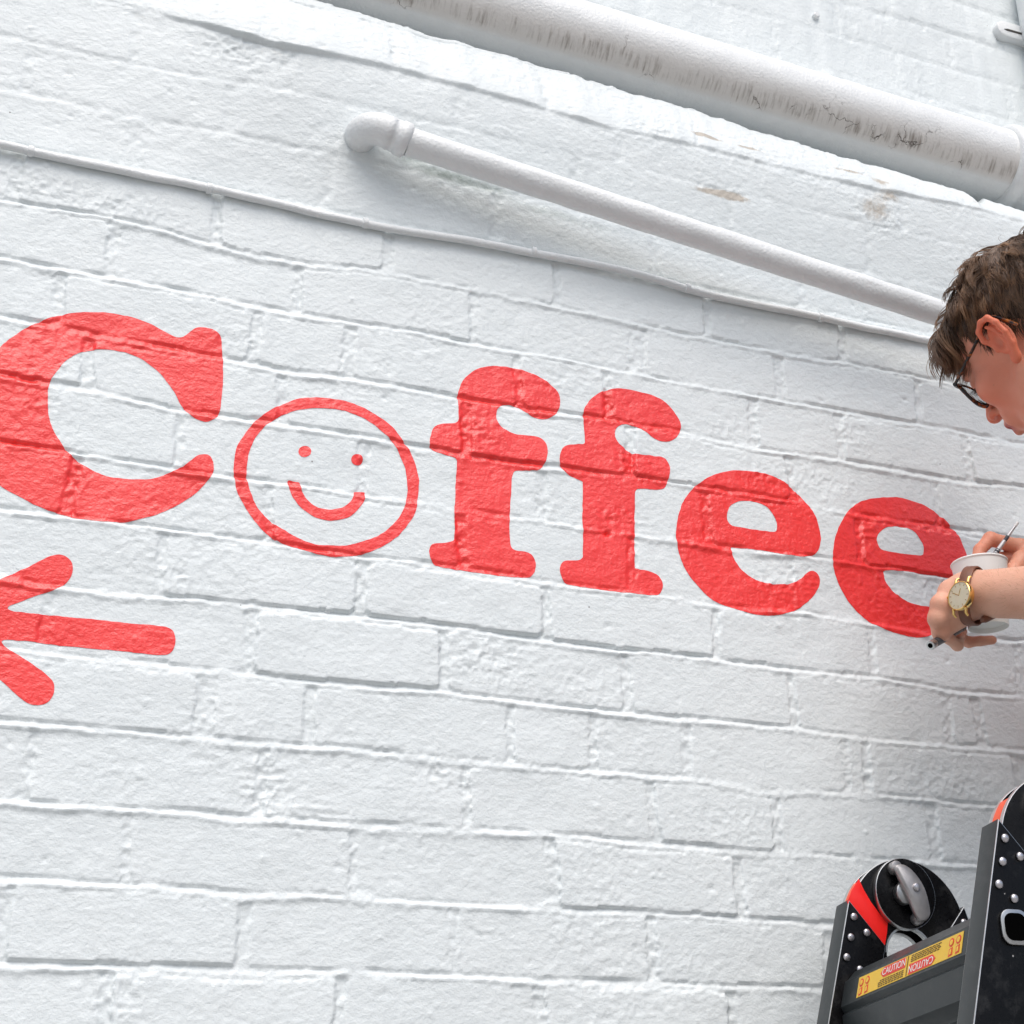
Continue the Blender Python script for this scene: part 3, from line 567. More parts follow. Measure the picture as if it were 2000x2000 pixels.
# ------------------------------------------------------------------ pipes and cable on the wall
def make_pipe_paint():
    m, nt, b = new_mat('white_pipe_paint')
    geo = nd(nt, 'ShaderNodeNewGeometry')
    n1 = nd(nt, 'ShaderNodeTexNoise'); n1.inputs['Scale'].default_value = 40; n1.inputs['Detail'].default_value = 6
    nt.links.new(geo.outputs['Position'], n1.inputs['Vector'])
    base = nd(nt, 'ShaderNodeMix', data_type='RGBA'); base.inputs[6].default_value = (0.71, 0.735, 0.74, 1); base.inputs[7].default_value = (0.81, 0.83, 0.83, 1)
    nt.links.new(n1.outputs['Fac'], base.inputs[0])
    # brush marks round the barrel where the paint ran thin: attribute 'run' marks the band, noise breaks it into streaks
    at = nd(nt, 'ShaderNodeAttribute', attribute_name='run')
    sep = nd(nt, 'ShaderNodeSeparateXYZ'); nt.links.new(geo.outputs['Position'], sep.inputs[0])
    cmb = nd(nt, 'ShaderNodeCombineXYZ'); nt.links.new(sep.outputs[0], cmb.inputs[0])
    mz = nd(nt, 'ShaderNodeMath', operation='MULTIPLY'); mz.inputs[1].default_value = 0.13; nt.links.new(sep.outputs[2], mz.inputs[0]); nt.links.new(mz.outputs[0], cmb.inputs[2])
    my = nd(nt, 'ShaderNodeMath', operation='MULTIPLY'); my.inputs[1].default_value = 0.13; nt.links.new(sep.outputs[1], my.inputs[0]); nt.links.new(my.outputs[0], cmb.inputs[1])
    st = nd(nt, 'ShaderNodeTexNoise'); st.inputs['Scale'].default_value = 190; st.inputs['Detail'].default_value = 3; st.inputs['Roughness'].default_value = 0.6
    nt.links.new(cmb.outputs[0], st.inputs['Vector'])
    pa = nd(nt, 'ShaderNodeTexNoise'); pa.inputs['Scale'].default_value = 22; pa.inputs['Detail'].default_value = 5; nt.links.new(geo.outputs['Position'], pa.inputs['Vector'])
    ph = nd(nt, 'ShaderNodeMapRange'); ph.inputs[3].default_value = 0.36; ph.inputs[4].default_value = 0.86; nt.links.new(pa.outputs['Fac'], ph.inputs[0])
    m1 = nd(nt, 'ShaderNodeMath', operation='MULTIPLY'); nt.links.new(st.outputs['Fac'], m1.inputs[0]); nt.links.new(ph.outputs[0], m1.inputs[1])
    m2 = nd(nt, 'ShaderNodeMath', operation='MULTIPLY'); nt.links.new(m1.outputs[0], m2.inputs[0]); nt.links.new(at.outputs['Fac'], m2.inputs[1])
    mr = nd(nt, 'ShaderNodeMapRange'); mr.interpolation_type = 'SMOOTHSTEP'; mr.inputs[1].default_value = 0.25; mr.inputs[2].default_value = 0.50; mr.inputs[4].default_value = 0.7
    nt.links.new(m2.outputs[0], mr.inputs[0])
    warm = nd(nt, 'ShaderNodeMix', data_type='RGBA'); warm.inputs[7].default_value = (0.58, 0.52, 0.46, 1)  # brownish tint paints shading onto the lower side of the barrel
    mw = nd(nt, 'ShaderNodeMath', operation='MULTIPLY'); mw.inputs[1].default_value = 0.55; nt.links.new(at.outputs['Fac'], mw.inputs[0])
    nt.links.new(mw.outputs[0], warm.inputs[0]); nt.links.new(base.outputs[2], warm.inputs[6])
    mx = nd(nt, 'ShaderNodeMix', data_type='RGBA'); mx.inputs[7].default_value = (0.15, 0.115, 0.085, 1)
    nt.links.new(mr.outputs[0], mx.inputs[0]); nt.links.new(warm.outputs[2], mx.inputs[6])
    # short cracks in the paint film
    vo = nd(nt, 'ShaderNodeTexVoronoi', feature='DISTANCE_TO_EDGE'); vo.inputs['Scale'].default_value = 17
    wv = nd(nt, 'ShaderNodeMix', data_type='RGBA'); wv.blend_type = 'ADD'; wv.inputs[0].default_value = 0.05
    nt.links.new(geo.outputs['Position'], wv.inputs[6]); nt.links.new(n1.outputs['Color'], wv.inputs[7]); nt.links.new(wv.outputs[2], vo.inputs['Vector'])
    ck = nd(nt, 'ShaderNodeMapRange'); ck.inputs[1].default_value = 0.006; ck.inputs[2].default_value = 0.016; ck.inputs[3].default_value = 1; ck.inputs[4].default_value = 0
    nt.links.new(vo.outputs['Distance'], ck.inputs[0])
    cm = nd(nt, 'ShaderNodeMapRange'); cm.inputs[1].default_value = 0.54; cm.inputs[2].default_value = 0.62; nt.links.new(pa.outputs['Fac'], cm.inputs[0])
    c1 = nd(nt, 'ShaderNodeMath', operation='MULTIPLY'); nt.links.new(ck.outputs[0], c1.inputs[0]); nt.links.new(cm.outputs[0], c1.inputs[1])
    c2 = nd(nt, 'ShaderNodeMath', operation='MULTIPLY'); nt.links.new(c1.outputs[0], c2.inputs[0]); nt.links.new(at.outputs['Fac'], c2.inputs[1])
    mx2 = nd(nt, 'ShaderNodeMix', data_type='RGBA'); mx2.inputs[7].default_value = (0.10, 0.085, 0.07, 1)
    nt.links.new(c2.outputs[0], mx2.inputs[0]); nt.links.new(mx.outputs[2], mx2.inputs[6])
    nt.links.new(mx2.outputs[2], b.inputs['Base Color'])
    b.inputs['Roughness'].default_value = 0.42
    n2 = nd(nt, 'ShaderNodeTexNoise'); n2.inputs['Scale'].default_value = 240; n2.inputs['Detail'].default_value = 4; nt.links.new(geo.outputs['Position'], n2.inputs['Vector'])
    bp = nd(nt, 'ShaderNodeBump'); bp.inputs['Distance'].default_value = 0.0011; nt.links.new(n2.outputs['Fac'], bp.inputs['Height']); nt.links.new(bp.outputs['Normal'], b.inputs['Normal'])
    return m
M_PIPE = make_pipe_paint()

def barrel(name, A, B, r, parent, run=None, nlen=220, nseg=56, sag=0.0):
    A, B = np.array(A), np.array(B)
    t = np.linspace(0, 1, nlen); P = A + t[:, None] * (B - A)
    P[:, 2] += sag * np.sin(t * np.pi)
    T = (B - A) / np.linalg.norm(B - A)
    e1 = np.cross(T, [0, 0, 1.0]); e1 /= np.linalg.norm(e1); e2 = np.cross(e1, T)     # e1 faces the viewer side (-Y), e2 up
    ang = np.linspace(0, 2 * np.pi, nseg, endpoint=False)
    lum = 0.0006 * vnoise(np.repeat(t[:, None], nseg, 1) * np.linalg.norm(B - A) * 1000, np.repeat(ang[None], nlen, 0) * r * 1000, 30, 4)
    V = P[:, None] + (r + lum)[..., None] * (np.cos(ang)[None, :, None] * e1 + np.sin(ang)[None, :, None] * e2)
    j = np.arange(nseg); jn = (j + 1) % nseg
    F = np.concatenate([np.stack([i * nseg + jn, i * nseg + j, (i + 1) * nseg + j, (i + 1) * nseg + jn], 1) for i in range(nlen - 1)])
    at = np.zeros((nlen, nseg))
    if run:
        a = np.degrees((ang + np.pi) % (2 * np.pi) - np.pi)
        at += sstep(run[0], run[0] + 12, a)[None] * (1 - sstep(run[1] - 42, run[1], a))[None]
    return link(name, np_mesh(name, V.reshape(-1, 3), F, None, {'run': at.ravel()}), M_PIPE, parent)

soil = thing('soil_pipe', 'thick white painted pipe with grimy streaks lying along the brick ledge', 'pipe')
def soil_axis(x): return (x, 0.035, Z0 + 0.999 - 0.0392 * (x - 0.758))
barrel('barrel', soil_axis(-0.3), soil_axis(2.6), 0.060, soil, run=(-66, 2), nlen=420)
cx = 1.492
V, F = sweep([soil_axis(cx - 0.014), soil_axis(cx - 0.013), soil_axis(cx - 0.008), soil_axis(cx), soil_axis(cx + 0.010), soil_axis(cx + 0.012), soil_axis(cx + 0.03), soil_axis(cx + 0.25)],
             [0.0600, 0.0665, 0.0692, 0.0700, 0.0690, 0.0660, 0.0650, 0.0650], 56)
me = np_mesh('collar', V, F, None, {'run': np.zeros(len(V))}); link('collar', me, M_PIPE, soil)

waste = thing('waste_pipe', 'slim white painted pipe with an elbow entering the bricks', 'pipe')
pa_, pb_ = np.array((0.4697, -0.0500, 2.7465)), np.array((1.2324, -0.0760, 2.6411))
barrel('barrel', pa_, pb_ + (pb_ - pa_) * 0.5, 0.0181, waste, nlen=200, nseg=36)
ea = np.array((0.4697, -0.0500, 2.7465)); eb = np.array((0.4416, -0.0490, 2.7547))
dirx = (eb - ea) / np.linalg.norm(eb - ea)
pth = [ea - dirx * 0.002, ea + dirx * 0.001, ea + dirx * 0.012, ea + dirx * 0.013, ea + (eb - ea) * 0.72, ea + (eb - ea) * 0.74]
rad = [0.0184, 0.0228, 0.0228, 0.0212, 0.0206, 0.0216]
ctr = eb
for a in np.linspace(0, 90, 12):
    ra = math.radians(a)
    q = eb + dirx * 0.026 * math.sin(ra) + np.array([0, 1, 0]) * 0.026 * (1 - math.cos(ra)); pth.append(q); rad.append(0.0206)
pth.append(pth[-1] + np.array([0, 0.03, 0])); rad.append(0.021)
V, F = sweep(pth, rad, 40)
link('elbow', np_mesh('elbow', V, F, None, {'run': np.zeros(len(V))}), M_PIPE, waste)

cable = thing('wall_cable', 'thin white painted cable clipped along a mortar joint under the pipes', 'cable')
cp = [(-0.0856, -0.0040, 2.6514), (-0.0071, -0.0050, 2.6479), (0.1129, -0.0050, 2.6463), (0.2483, -0.0050, 2.6456), (0.4384, -0.0050, 2.6416), (0.6276, -0.0050, 2.6490), (0.7787, -0.0050, 2.6496), (0.9136, -0.0040, 2.6424), (1.1270, -0.0040, 2.6409), (1.2595, -0.0040, 2.6408), (1.4831, -0.0040, 2.6398), (1.7242, -0.0040, 2.6372)]
cpp = catmull(cp, 14, closed=False)
cpp[:, 2] += 0.0011 * vnoise(cpp[:, 0] * 1000, 0, 40, 3); cpp[:, 1] += 0.0008 * vnoise(cpp[:, 0] * 1000, 9, 30, 4)
cpp[:, 1] -= 0.0015 + 0.027 * sstep(560, 825, (cpp[:, 2] - Z0) * 1000) * sstep(60, 430, cpp[:, 0] * 1000)
tube('sheath', cpp, 0.0052, M_PIPE, cable, nseg=14, ang=60)
for p in ((0.0272, -0.0050, 2.6468), (0.2346, -0.0050, 2.6459), (0.4297, -0.0050, 2.6419), (0.6562, -0.0050, 2.6500), (0.8797, -0.0050, 2.6435), (1.0880, -0.0040, 2.6412)):
    p = np.array(p); d = np.array([0.98, 0, -0.02]); p[1] -= 0.0015 + 0.027 * float(sstep(560, 825, (p[2] - Z0) * 1000) * sstep(60, 430, p[0] * 1000))
    tube('clip', [p - d * 0.0035, p - d * 0.003, p + d * 0.003, p + d * 0.0035], [0.0052, 0.0068, 0.0068, 0.0052], M_PIPE, cable, nseg=12)

down = thing('downpipe', 'white downpipe with a slotted bracket ear at the top of the wall', 'pipe')
dp = np.array((1.6625, 0.0600, 3.3691))
tube('barrel', [dp + np.array([0, 0, -0.35]), dp + np.array([0, 0, 1.6])], 0.036, M_PIPE, down, nseg=32)
tube('socket', [dp + np.array([0, 0, -0.012]), dp + np.array([0, 0, -0.010]), dp + np.array([0, 0, 0.06]), dp + np.array([0, 0, 0.10])], [0.036, 0.043, 0.043, 0.043], M_PIPE, down, nseg=32)
ear0 = np.array((1.5949, 0.0880, 3.3732)); ear1 = ear0 + np.array([0.075, 0, 0.0])
bm = bmesh.new()
n = 14; outl = []
for i in range(n + 1):
    a = math.pi / 2 + math.pi * i / n; outl.append((ear0[0] + 0.019 * math.cos(a), ear0[2] + 0.017 * math.sin(a)))
outl += [(ear1[0], ear0[2] - 0.017), (ear1[0], ear0[2] + 0.017)]
inn = [(ear0[0] - 0.006, ear0[2] - 0.0035), (ear0[0] + 0.002, ear0[2] - 0.001), (ear0[0] + 0.034, ear0[2] - 0.001), (ear0[0] + 0.034, ear0[2] - 0.005), (ear0[0], ear0[2] - 0.0055)]
ear = None
def prism(name, poly, y0, y1, mats, parent=None, bevel=0.0, rim_mat=0, side_mat=0, xf=None, smooth_ang=35):
    """polygon in (x, z) pushed from y0 (front) to y1 (back)"""
    bm = bmesh.new()
    f = [bm.verts.new((x, y0, z)) for x, z in poly]; bk = [bm.verts.new((x, y1, z)) for x, z in poly]
    n = len(poly); ff = bm.faces.new(f); bf = bm.faces.new(bk[::-1])
    for i in range(n):
        fc = bm.faces.new((f[i], bk[i], bk[(i + 1) % n], f[(i + 1) % n])); fc.material_index = side_mat
    bmesh.ops.recalc_face_normals(bm, faces=bm.faces)
    if bevel:
        es = [e for e in bm.edges if (e.verts[0].co.y - e.verts[1].co.y) ** 2 < 1e-12]
        bmesh.ops.bevel(bm, geom=es, offset=bevel, segments=2, profile=0.5, affect='EDGES', material=rim_mat, clamp_overlap=True)
    if xf:
        for v in bm.verts: v.co = xf(v.co)
    me = bpy.data.meshes.new(name); bm.to_mesh(me); bm.free(); shade_auto(me, smooth_ang)
    return link(name, me, mats, parent)
prism('bracket_ear', outl, 0.084, 0.104, M_PIPE, down, bevel=0.004)
prism('slot_shade', inn, 0.0832, 0.0838, simple('slot_dark', (0.05, 0.045, 0.04), 0.9), down)  # dark plate on the ear, painted shade for the slot

nail = thing('wall_bolt', 'small painted bolt head sticking out of the upper bricks', 'bolt')
p = np.array((1.2092, 0.0960, 3.2905)); tube('bolt_head', [p + np.array([0, 0.012, 0]), p + np.array([0, -0.004, 0]), p + np.array([0, -0.006, 0])], [0.006, 0.006, 0.004], M_PIPE, nail, nseg=8)
tube('bolt_shank', [p + np.array([0, 0.012, 0]), p + np.array([0, 0.02, 0])], 0.0035, M_PIPE, nail, nseg=8)

# ------------------------------------------------------------------ folding ladder standing beside the wall (its rungs run at right angles to the wall)
M_BLACK = simple('black_powder_coat', (0.004, 0.004, 0.0045), 0.30, noise=0.5, nscale=300, bump=0.00005, bscale=2500)
M_BLACK.node_tree.nodes['Principled BSDF'].inputs['Specular IOR Level'].default_value = 0.16
def add_specks(m, scale, amount, colr):
    nt = m.node_tree; b = nt.nodes['Principled BSDF']; src = b.inputs['Base Color'].links[0].from_socket
    geo = nd(nt, 'ShaderNodeNewGeometry'); vo = nd(nt, 'ShaderNodeTexVoronoi'); vo.inputs['Scale'].default_value = scale; nt.links.new(geo.outputs['Position'], vo.inputs['Vector'])
    sc_ = nd(nt, 'ShaderNodeSeparateColor'); nt.links.new(vo.outputs['Color'], sc_.inputs[0])
    th_ = nd(nt, 'ShaderNodeMapRange'); th_.inputs[1].default_value = 1 - amount; th_.inputs[2].default_value = 1.0; th_.inputs[3].default_value = 0.0; th_.inputs[4].default_value = 0.13; nt.links.new(sc_.outputs[0], th_.inputs[0])
    lt = nd(nt, 'ShaderNodeMath', operation='LESS_THAN'); nt.links.new(vo.outputs['Distance'], lt.inputs[0]); nt.links.new(th_.outputs[0], lt.inputs[1])
    ns = nd(nt, 'ShaderNodeTexNoise'); ns.inputs['Scale'].default_value = 35; ns.inputs['Detail'].default_value = 8; ns.inputs['Roughness'].default_value = 0.75; nt.links.new(geo.outputs['Position'], ns.inputs['Vector'])
    du = nd(nt, 'ShaderNodeMapRange'); du.inputs[1].default_value = 0.52; du.inputs[2].default_value = 0.80; du.inputs[4].default_value = 0.10; nt.links.new(ns.outputs['Fac'], du.inputs[0])
    mxx = nd(nt, 'ShaderNodeMath', operation='MAXIMUM'); nt.links.new(lt.outputs[0], mxx.inputs[0]); nt.links.new(du.outputs[0], mxx.inputs[1])
    mx = nd(nt, 'ShaderNodeMix', data_type='RGBA'); mx.inputs[7].default_value = colr; nt.links.new(mxx.outputs[0], mx.inputs[0]); nt.links.new(src, mx.inputs[6]); nt.links.new(mx.outputs[2], b.inputs['Base Color'])
add_specks(M_BLACK, 130, 0.04, (0.30, 0.30, 0.30, 1))
M_GREY = simple('dark_grey_anodised', (0.030, 0.036, 0.038), 0.42, noise=0.25, nscale=60, bump=0.00006, bscale=1800)
add_specks(M_GREY, 110, 0.04, (0.34, 0.34, 0.33, 1))
M_ALU = simple('bare_aluminium', (0.56, 0.57, 0.57), 0.34, metal=1.0, noise=0.12, nscale=150)
M_RIVET = simple('rivet_steel', (0.62, 0.60, 0.62), 0.30, metal=0.9, noise=0.1, nscale=400)
M_LEVER = simple('cast_lever_metal', (0.43, 0.415, 0.41), 0.40, metal=0.8, noise=0.22, nscale=120, bump=0.0001, bscale=900)
M_INSERT = simple('red_plastic', (0.86, 0.012, 0.008), 0.38, noise=0.05)
M_ORANGE = simple('orange_plastic', (0.90, 0.10, 0.025), 0.40, noise=0.06)
M_YELLOW = simple('yellow_label', (0.82, 0.52, 0.05), 0.45, noise=0.08, nscale=90)
M_LABRED = simple('label_red', (0.75, 0.05, 0.03), 0.45)
M_LABWHITE = simple('label_white', (0.82, 0.80, 0.76), 0.5)
M_LABDARK = simple('label_dark_print', (0.16, 0.09, 0.02), 0.6)
M_HOLE = simple('socket_shadow_black', (0.002, 0.002, 0.002), 0.9)
M_HOLE.node_tree.nodes['Principled BSDF'].inputs['Specular IOR Level'].default_value = 0.0

YF, YN = -0.140, -0.420                      # web faces of the far and the near side
KX, KZ = -0.052, 0.112                       # the ladder stands a little out of true
def lean(co):
    k = YF - co[1]
    return Vector((co[0] + KX * k, co[1], co[2] + KZ * k))
TL = np.array((0.9572, 1.8191)); DG = np.array((0.9984, 1.7724))
HX, HZ = (1.0244, 1.7972)
HR = 0.074
HX = 1.032; HZ = Z0 - 0.257
SD = np.array([math.sin(math.radians(17)), math.cos(math.radians(17))])   # up along a left-hand stile
def mir(p): return (2 * HX - p[0], p[1])
ladder = thing('folding_ladder', 'black folding ladder with hinged top standing open by the wall', 'ladder', loc=(0, 0, 0))

def down_to(p, zground=0.0):
    t = (p[1] - zground) / SD[1]; return (p[0] - SD[0] * t, p[1] - SD[1] * t)
for yw, side in ((YF, 0), (YN, 1)):
    zg = 0.02 - KZ * (YF - yw)
    poly = [tuple(TL), tuple(DG), down_to(DG, zg), down_to(TL, zg)]
    for mirror in (False, True):
        pl = [mir(p) for p in poly][::-1] if mirror else poly
        st = prism('stile', pl, yw, yw + 0.028, [M_BLACK, M_GREY, M_ALU], ladder, bevel=0.0009, rim_mat=2, side_mat=1, xf=lean)
        fp = [down_to(TL, zg), down_to(DG, zg)]
        fx0, fx1 = sorted([mir(q)[0] if mirror else q[0] for q in fp])
        prism('rubber_foot', [(fx0 - 0.006, zg - 0.02), (fx1 + 0.006, zg - 0.02), (fx1 + 0.004, zg + 0.05), (fx0 - 0.004, zg + 0.05)], yw - 0.004, yw + 0.034, [M_BLACK], st, bevel=0.003, xf=lean)

def arc(cx, cz, r, a0, a1, n):
    return [(cx + r * math.cos(math.radians(a)), cz + r * math.sin(math.radians(a))) for a in np.linspace(a0, a1, n)]
def dome(name, x, z, y, r, h, mat, parent, nseg=14):
    pr = [(r, 0.0), (r * 0.97, h * 0.35), (r * 0.82, h * 0.7), (r * 0.5, h * 0.94), (0.0, h)]
    V, F = [], []
    ang = np.linspace(0, 2 * np.pi, nseg, endpoint=False)
    for rr_, hh in pr:
        for a in ang: V.append(lean((x + rr_ * math.cos(a), y - hh, z + rr_ * math.sin(a))))
    for i in range(len(pr) - 1):
        for j in range(nseg): F.append((i * nseg + j, i * nseg + (j + 1) % nseg, (i + 1) * nseg + (j + 1) % nseg, (i + 1) * nseg + j))
    me = bpy.data.meshes.new(name); me.from_pydata([tuple(v) for v in V], [], F); me.update(); me.shade_smooth()
    return link(name, me, mat, parent)

cutx, cutz, cutr = 1.029, Z0 - 0.287, 0.029
plate_poly = ([(HX + 0.083, HZ - 0.052)] + arc(HX, HZ, HR, -8, 188, 40) + [(HX - 0.083, HZ - 0.052), (cutx - 0.040, cutz - 0.035), (cutx - 0.0265, cutz - 0.022)]
              + arc(cutx, cutz, cutr, 180, 0, 20) + [(cutx + 0.0265, cutz - 0.022), (cutx + 0.048, cutz - 0.035)])
dcx, dcz, dcr = 1.0275, Z0 - 0.2225, 0.0385
ins_poly = [(0.9728, 1.8424), (0.9780, 1.8305), (0.9856, 1.8178), (0.9959, 1.8052), (1.0048, 1.7980), (1.0020, 1.7860), (0.9957, 1.7664), (0.9737, 1.7827), (0.9550, 1.8163), (0.9623, 1.8297)]
ins_poly_b = [(2 * HX - x, z) for x, z in ins_poly][::-1]
for yw in (YF, YN):
    hinge = bpy.data.objects.new('hinge', None); col.objects.link(hinge); hinge.parent = ladder
    prism('hinge_plate', plate_poly, yw + 0.0012, yw + 0.0070, [M_BLACK, M_ALU], hinge, bevel=0.0008, rim_mat=1, side_mat=1, xf=lean)
    prism('hinge_plate', [(x, z - 0.0006) for x, z in plate_poly], yw + 0.0205, yw + 0.0268, [M_BLACK, M_ALU], hinge, bevel=0.0008, rim_mat=1, side_mat=1, xf=lean)
    core = [(HX - 0.080, HZ - 0.045)] + arc(HX, HZ, HR - 0.0004, 186, 138, 14) + arc(HX, HZ, HR - 0.028, 138, 188, 12)
    prism('orange_insert', core, yw + 0.0075, yw + 0.0200, [M_ORANGE], hinge, xf=lean)
    if yw == YF: prism('red_insert', ins_poly, yw + 0.0002, yw + 0.0010, [M_INSERT], hinge, bevel=0.0004, xf=lean)
    prism('black_core', arc(HX, HZ, HR - 0.006, 0, 132, 24) + arc(HX, HZ, HR - 0.04, 132, 0, 14), yw + 0.0075, yw + 0.0200, [M_BLACK], hinge, xf=lean)
    disc = prism('lever_disc', arc(dcx, dcz, dcr, 0, 360, 57)[:-1], yw - 0.0060, yw + 0.0010, [M_BLACK, M_ALU], hinge, bevel=0.0008, rim_mat=1, side_mat=1, xf=lean)
    # lower cheeks: curved aluminium lip round the opening
    lipo = arc(cutx, cutz, cutr + 0.0022, 175, 12, 20) + arc(cutx, cutz, cutr, 12, 175, 20)
    prism('opening_lip', lipo, yw + 0.0004, yw + 0.0030, [M_ALU], hinge, xf=lean)
    if yw == YF:
        # turning lever with its boss
        lx0, lz0 = dcx - 0.013, dcz + 0.028; lx1, lz1 = dcx + 0.012, dcz - 0.031
        dv = np.array([lx1 - lx0, lz1 - lz0]); dl_ = np.linalg.norm(dv); dv /= dl_; nv = np.array([-dv[1], dv[0]])
        def L2(t, w): q = np.array([lx0, lz0]) + dv * dl_ * t + nv * w; return (float(q[0]), float(q[1]))
        lev_poly = [L2(0.0, -0.005), L2(0.06, -0.0085), L2(0.3, -0.0088), L2(0.5, -0.0078), L2(0.75, -0.0090), L2(0.95, -0.0080), L2(1.02, 0.0), L2(0.97, 0.0085), L2(0.85, 0.0125), L2(0.6, 0.0165), L2(0.4, 0.0160), L2(0.2, 0.0120), L2(0.05, 0.0050)]
        lev_poly = [tuple(p) for p in catmull(lev_poly, 3)]
        prism('lever', lev_poly, yw - 0.0215, yw - 0.0145, [M_LEVER], hinge, bevel=0.0028, xf=lean)
        for t_, r_ in ((0.03, 0.007), (0.93, 0.007)):
            q = L2(t_, -0.002)
            prism('lever_post', arc(q[0], q[1], r_, 0, 360, 19)[:-1], yw - 0.0160, yw - 0.006, [M_LEVER], hinge, bevel=0.0012, xf=lean)
        bq = L2(0.47, -0.004)
        prism('lever_boss', arc(bq[0], bq[1], 0.0125, 0, 360, 25)[:-1], yw - 0.0155, yw - 0.006, [M_ALU], hinge, bevel=0.0015, xf=lean)
        q = L2(0.47, 0.006)
        prism('lever_pin', arc(q[0], q[1], 0.0045, 0, 360, 17)[:-1], yw - 0.0240, yw - 0.0205, [M_RIVET], hinge, bevel=0.0012, xf=lean)
    # rivets through the stile tops
    for px_, pz_ in ((0.9610, 1.8009), (0.9753, 1.7849), (0.9547, 1.7792), (0.9473, 1.7583), (0.9624, 1.7462)):
        dome('rivet', px_, pz_, yw - 0.0008, 0.0042, 0.0026, M_RIVET, ladder)
        dome('rivet', 2 * HX - px_, pz_, yw - 0.0008, 0.0042, 0.0026, M_RIVET, ladder)

# rungs: an extruded D profile between the two sides; n points away from the ladder, s up along the stile
NV = np.array([-SD[1], SD[0]])
prof_ns = [(0.000, 0.034), (0.012, 0.034), (0.024, 0.031), (0.030, 0.020), (0.0335, 0.0165), (0.0335, -0.0105), (0.0315, -0.0125), (0.0285, -0.0155), (0.0300, -0.0185), (0.0225, -0.046), (0.010, -0.050), (0.000, -0.050)]
rc0 = np.array((0.9305, 1.7315)) - np.array([KX, KZ]) * (0.270 - 0.140)      # label centre brought back to the far side's frame
def rung_poly(cx_, cz_, mirror=False):
    out = []
    for n_, s_ in prof_ns:
        q = np.array([cx_, cz_]) + NV * (n_ - 0.0335) + SD * s_
        out.append((q[0], q[1]))
    return [mir(p) for p in out][::-1] if mirror else out
for i in range(5):
    cxz = rc0 - SD * 0.29 * i
    for mirror in (False, True):
        r_ = prism('rung', rung_poly(cxz[0], cxz[1], mirror), YN + 0.0285, YF - 0.0005, [M_GREY], ladder, bevel=0.0007, xf=lean, smooth_ang=25)
        if not mirror and i == 0: top_rung = r_
# square rung ends showing on the outside of the near stiles
for i in range(4):
    for mirror in (False, True):
        c0 = (np.array((0.9439, 1.7517)) - np.array([KX, KZ]) * 0.28) - SD * 0.29 * i
        c0 = mir(c0) if mirror else c0
        def sq(r_, rc_):
            pts = []
            for sx, sz, a0 in ((1, 1, 0), (-1, 1, 90), (-1, -1, 180), (1, -1, 270)):
                pts += arc(c0[0] + sx * (r_ - rc_), c0[1] + sz * (r_ - rc_) * 1.05, rc_, a0, a0 + 90, 6)
            return pts
        oring, iring = sq(0.0155, 0.010), sq(0.0120, 0.008)
        ring_o = prism('socket_ring', oring, YN - 0.0028, YN - 0.0004, [M_ALU], ladder, bevel=0.0009, xf=lean)
        prism('socket_shade', iring, YN - 0.0034, YN - 0.0029, [M_HOLE], ring_o, xf=lean)  # black plate on the ring, painted shade for the hollow rung

# warning label on the top rung
lab = bpy.data.objects.new('warning_label', None); col.objects.link(lab); lab.parent = ladder
lab['label'] = 'yellow caution sticker on the top rung'
LA = np.array([rc0[0] + NV[0] * 0.0, 0, rc0[1] + NV[1] * 0.0])
e_n = np.array([NV[0], 0, NV[1]]); e_s = np.array([SD[0], 0, SD[1]]); e_y = np.array([0, -1.0, 0])
lab_y0 = -0.270; LW, LH = 0.097, 0.0106
def labpt(u, v, h):
    """u along the rung towards the viewer, v up, h proud of the face"""
    p = LA + e_s * (v + 0.003) + e_n * h; p[1] = lab_y0 - u
    return lean(p)
def lab_poly(name, pts, h, mat, parent):
    bm = bmesh.new(); top_ = [bm.verts.new(labpt(u, v, h + 0.0002)) for u, v in pts]; bt = [bm.verts.new(labpt(u, v, h)) for u, v in pts]
    bm.faces.new(top_); n_ = len(pts)
    for i in range(n_): bm.faces.new((top_[i], bt[i], bt[(i + 1) % n_], top_[(i + 1) % n_]))
    bmesh.ops.recalc_face_normals(bm, faces=bm.faces)
    return link(name, bm_mesh(name, bm), mat, parent)
lab_poly('label_sheet', [(-LW, -LH), (LW, -LH), (LW, LH), (-LW, LH)], 0.0002, M_YELLOW, lab)
def lab_text(txt, u, v, size, h, mat, flip):
    cu = bpy.data.curves.new('caution_text', 'FONT'); cu.body = txt; cu.size = size; cu.align_x = 'CENTER'; cu.align_y = 'CENTER'; cu.extrude = 0.00005
    ob = bpy.data.objects.new('caution_text', cu); col.objects.link(ob)
    bpy.context.view_layer.update()
    me = bpy.data.meshes.new_from_object(ob.evaluated_get(bpy.context.evaluated_depsgraph_get()))
    bpy.data.objects.remove(ob)
    s_ = -1 if flip else 1
    for vt in me.vertices: vt.co = labpt(u + s_ * vt.co.x, v + s_ * vt.co.y, h + vt.co.z)
    me.name = 'caution_text'
    return link('caution_text', me, mat, lab)
lab_poly('red_arrow', [(-0.052, 0.0045), (-0.046, 0.0098), (-0.004, 0.0098), (-0.004, -0.0005), (-0.046, -0.0005)], 0.0005, M_LABRED, lab)
lab_poly('red_arrow', [(0.052, -0.0045), (0.046, -0.0098), (0.004, -0.0098), (0.004, 0.0005), (0.046, 0.0005)], 0.0005, M_LABRED, lab)
lab_text('CAUTION', -0.026, 0.0045, 0.0100, 0.0009, M_LABWHITE, False)
lab_text('CAUTION', 0.026, -0.0045, 0.0100, 0.0009, M_LABWHITE, True)
lab_poly('divider', [(-0.0008, -0.0098), (0.0008, -0.0098), (0.0008, 0.0098), (-0.0008, 0.0098)], 0.0005, M_LABDARK, lab)
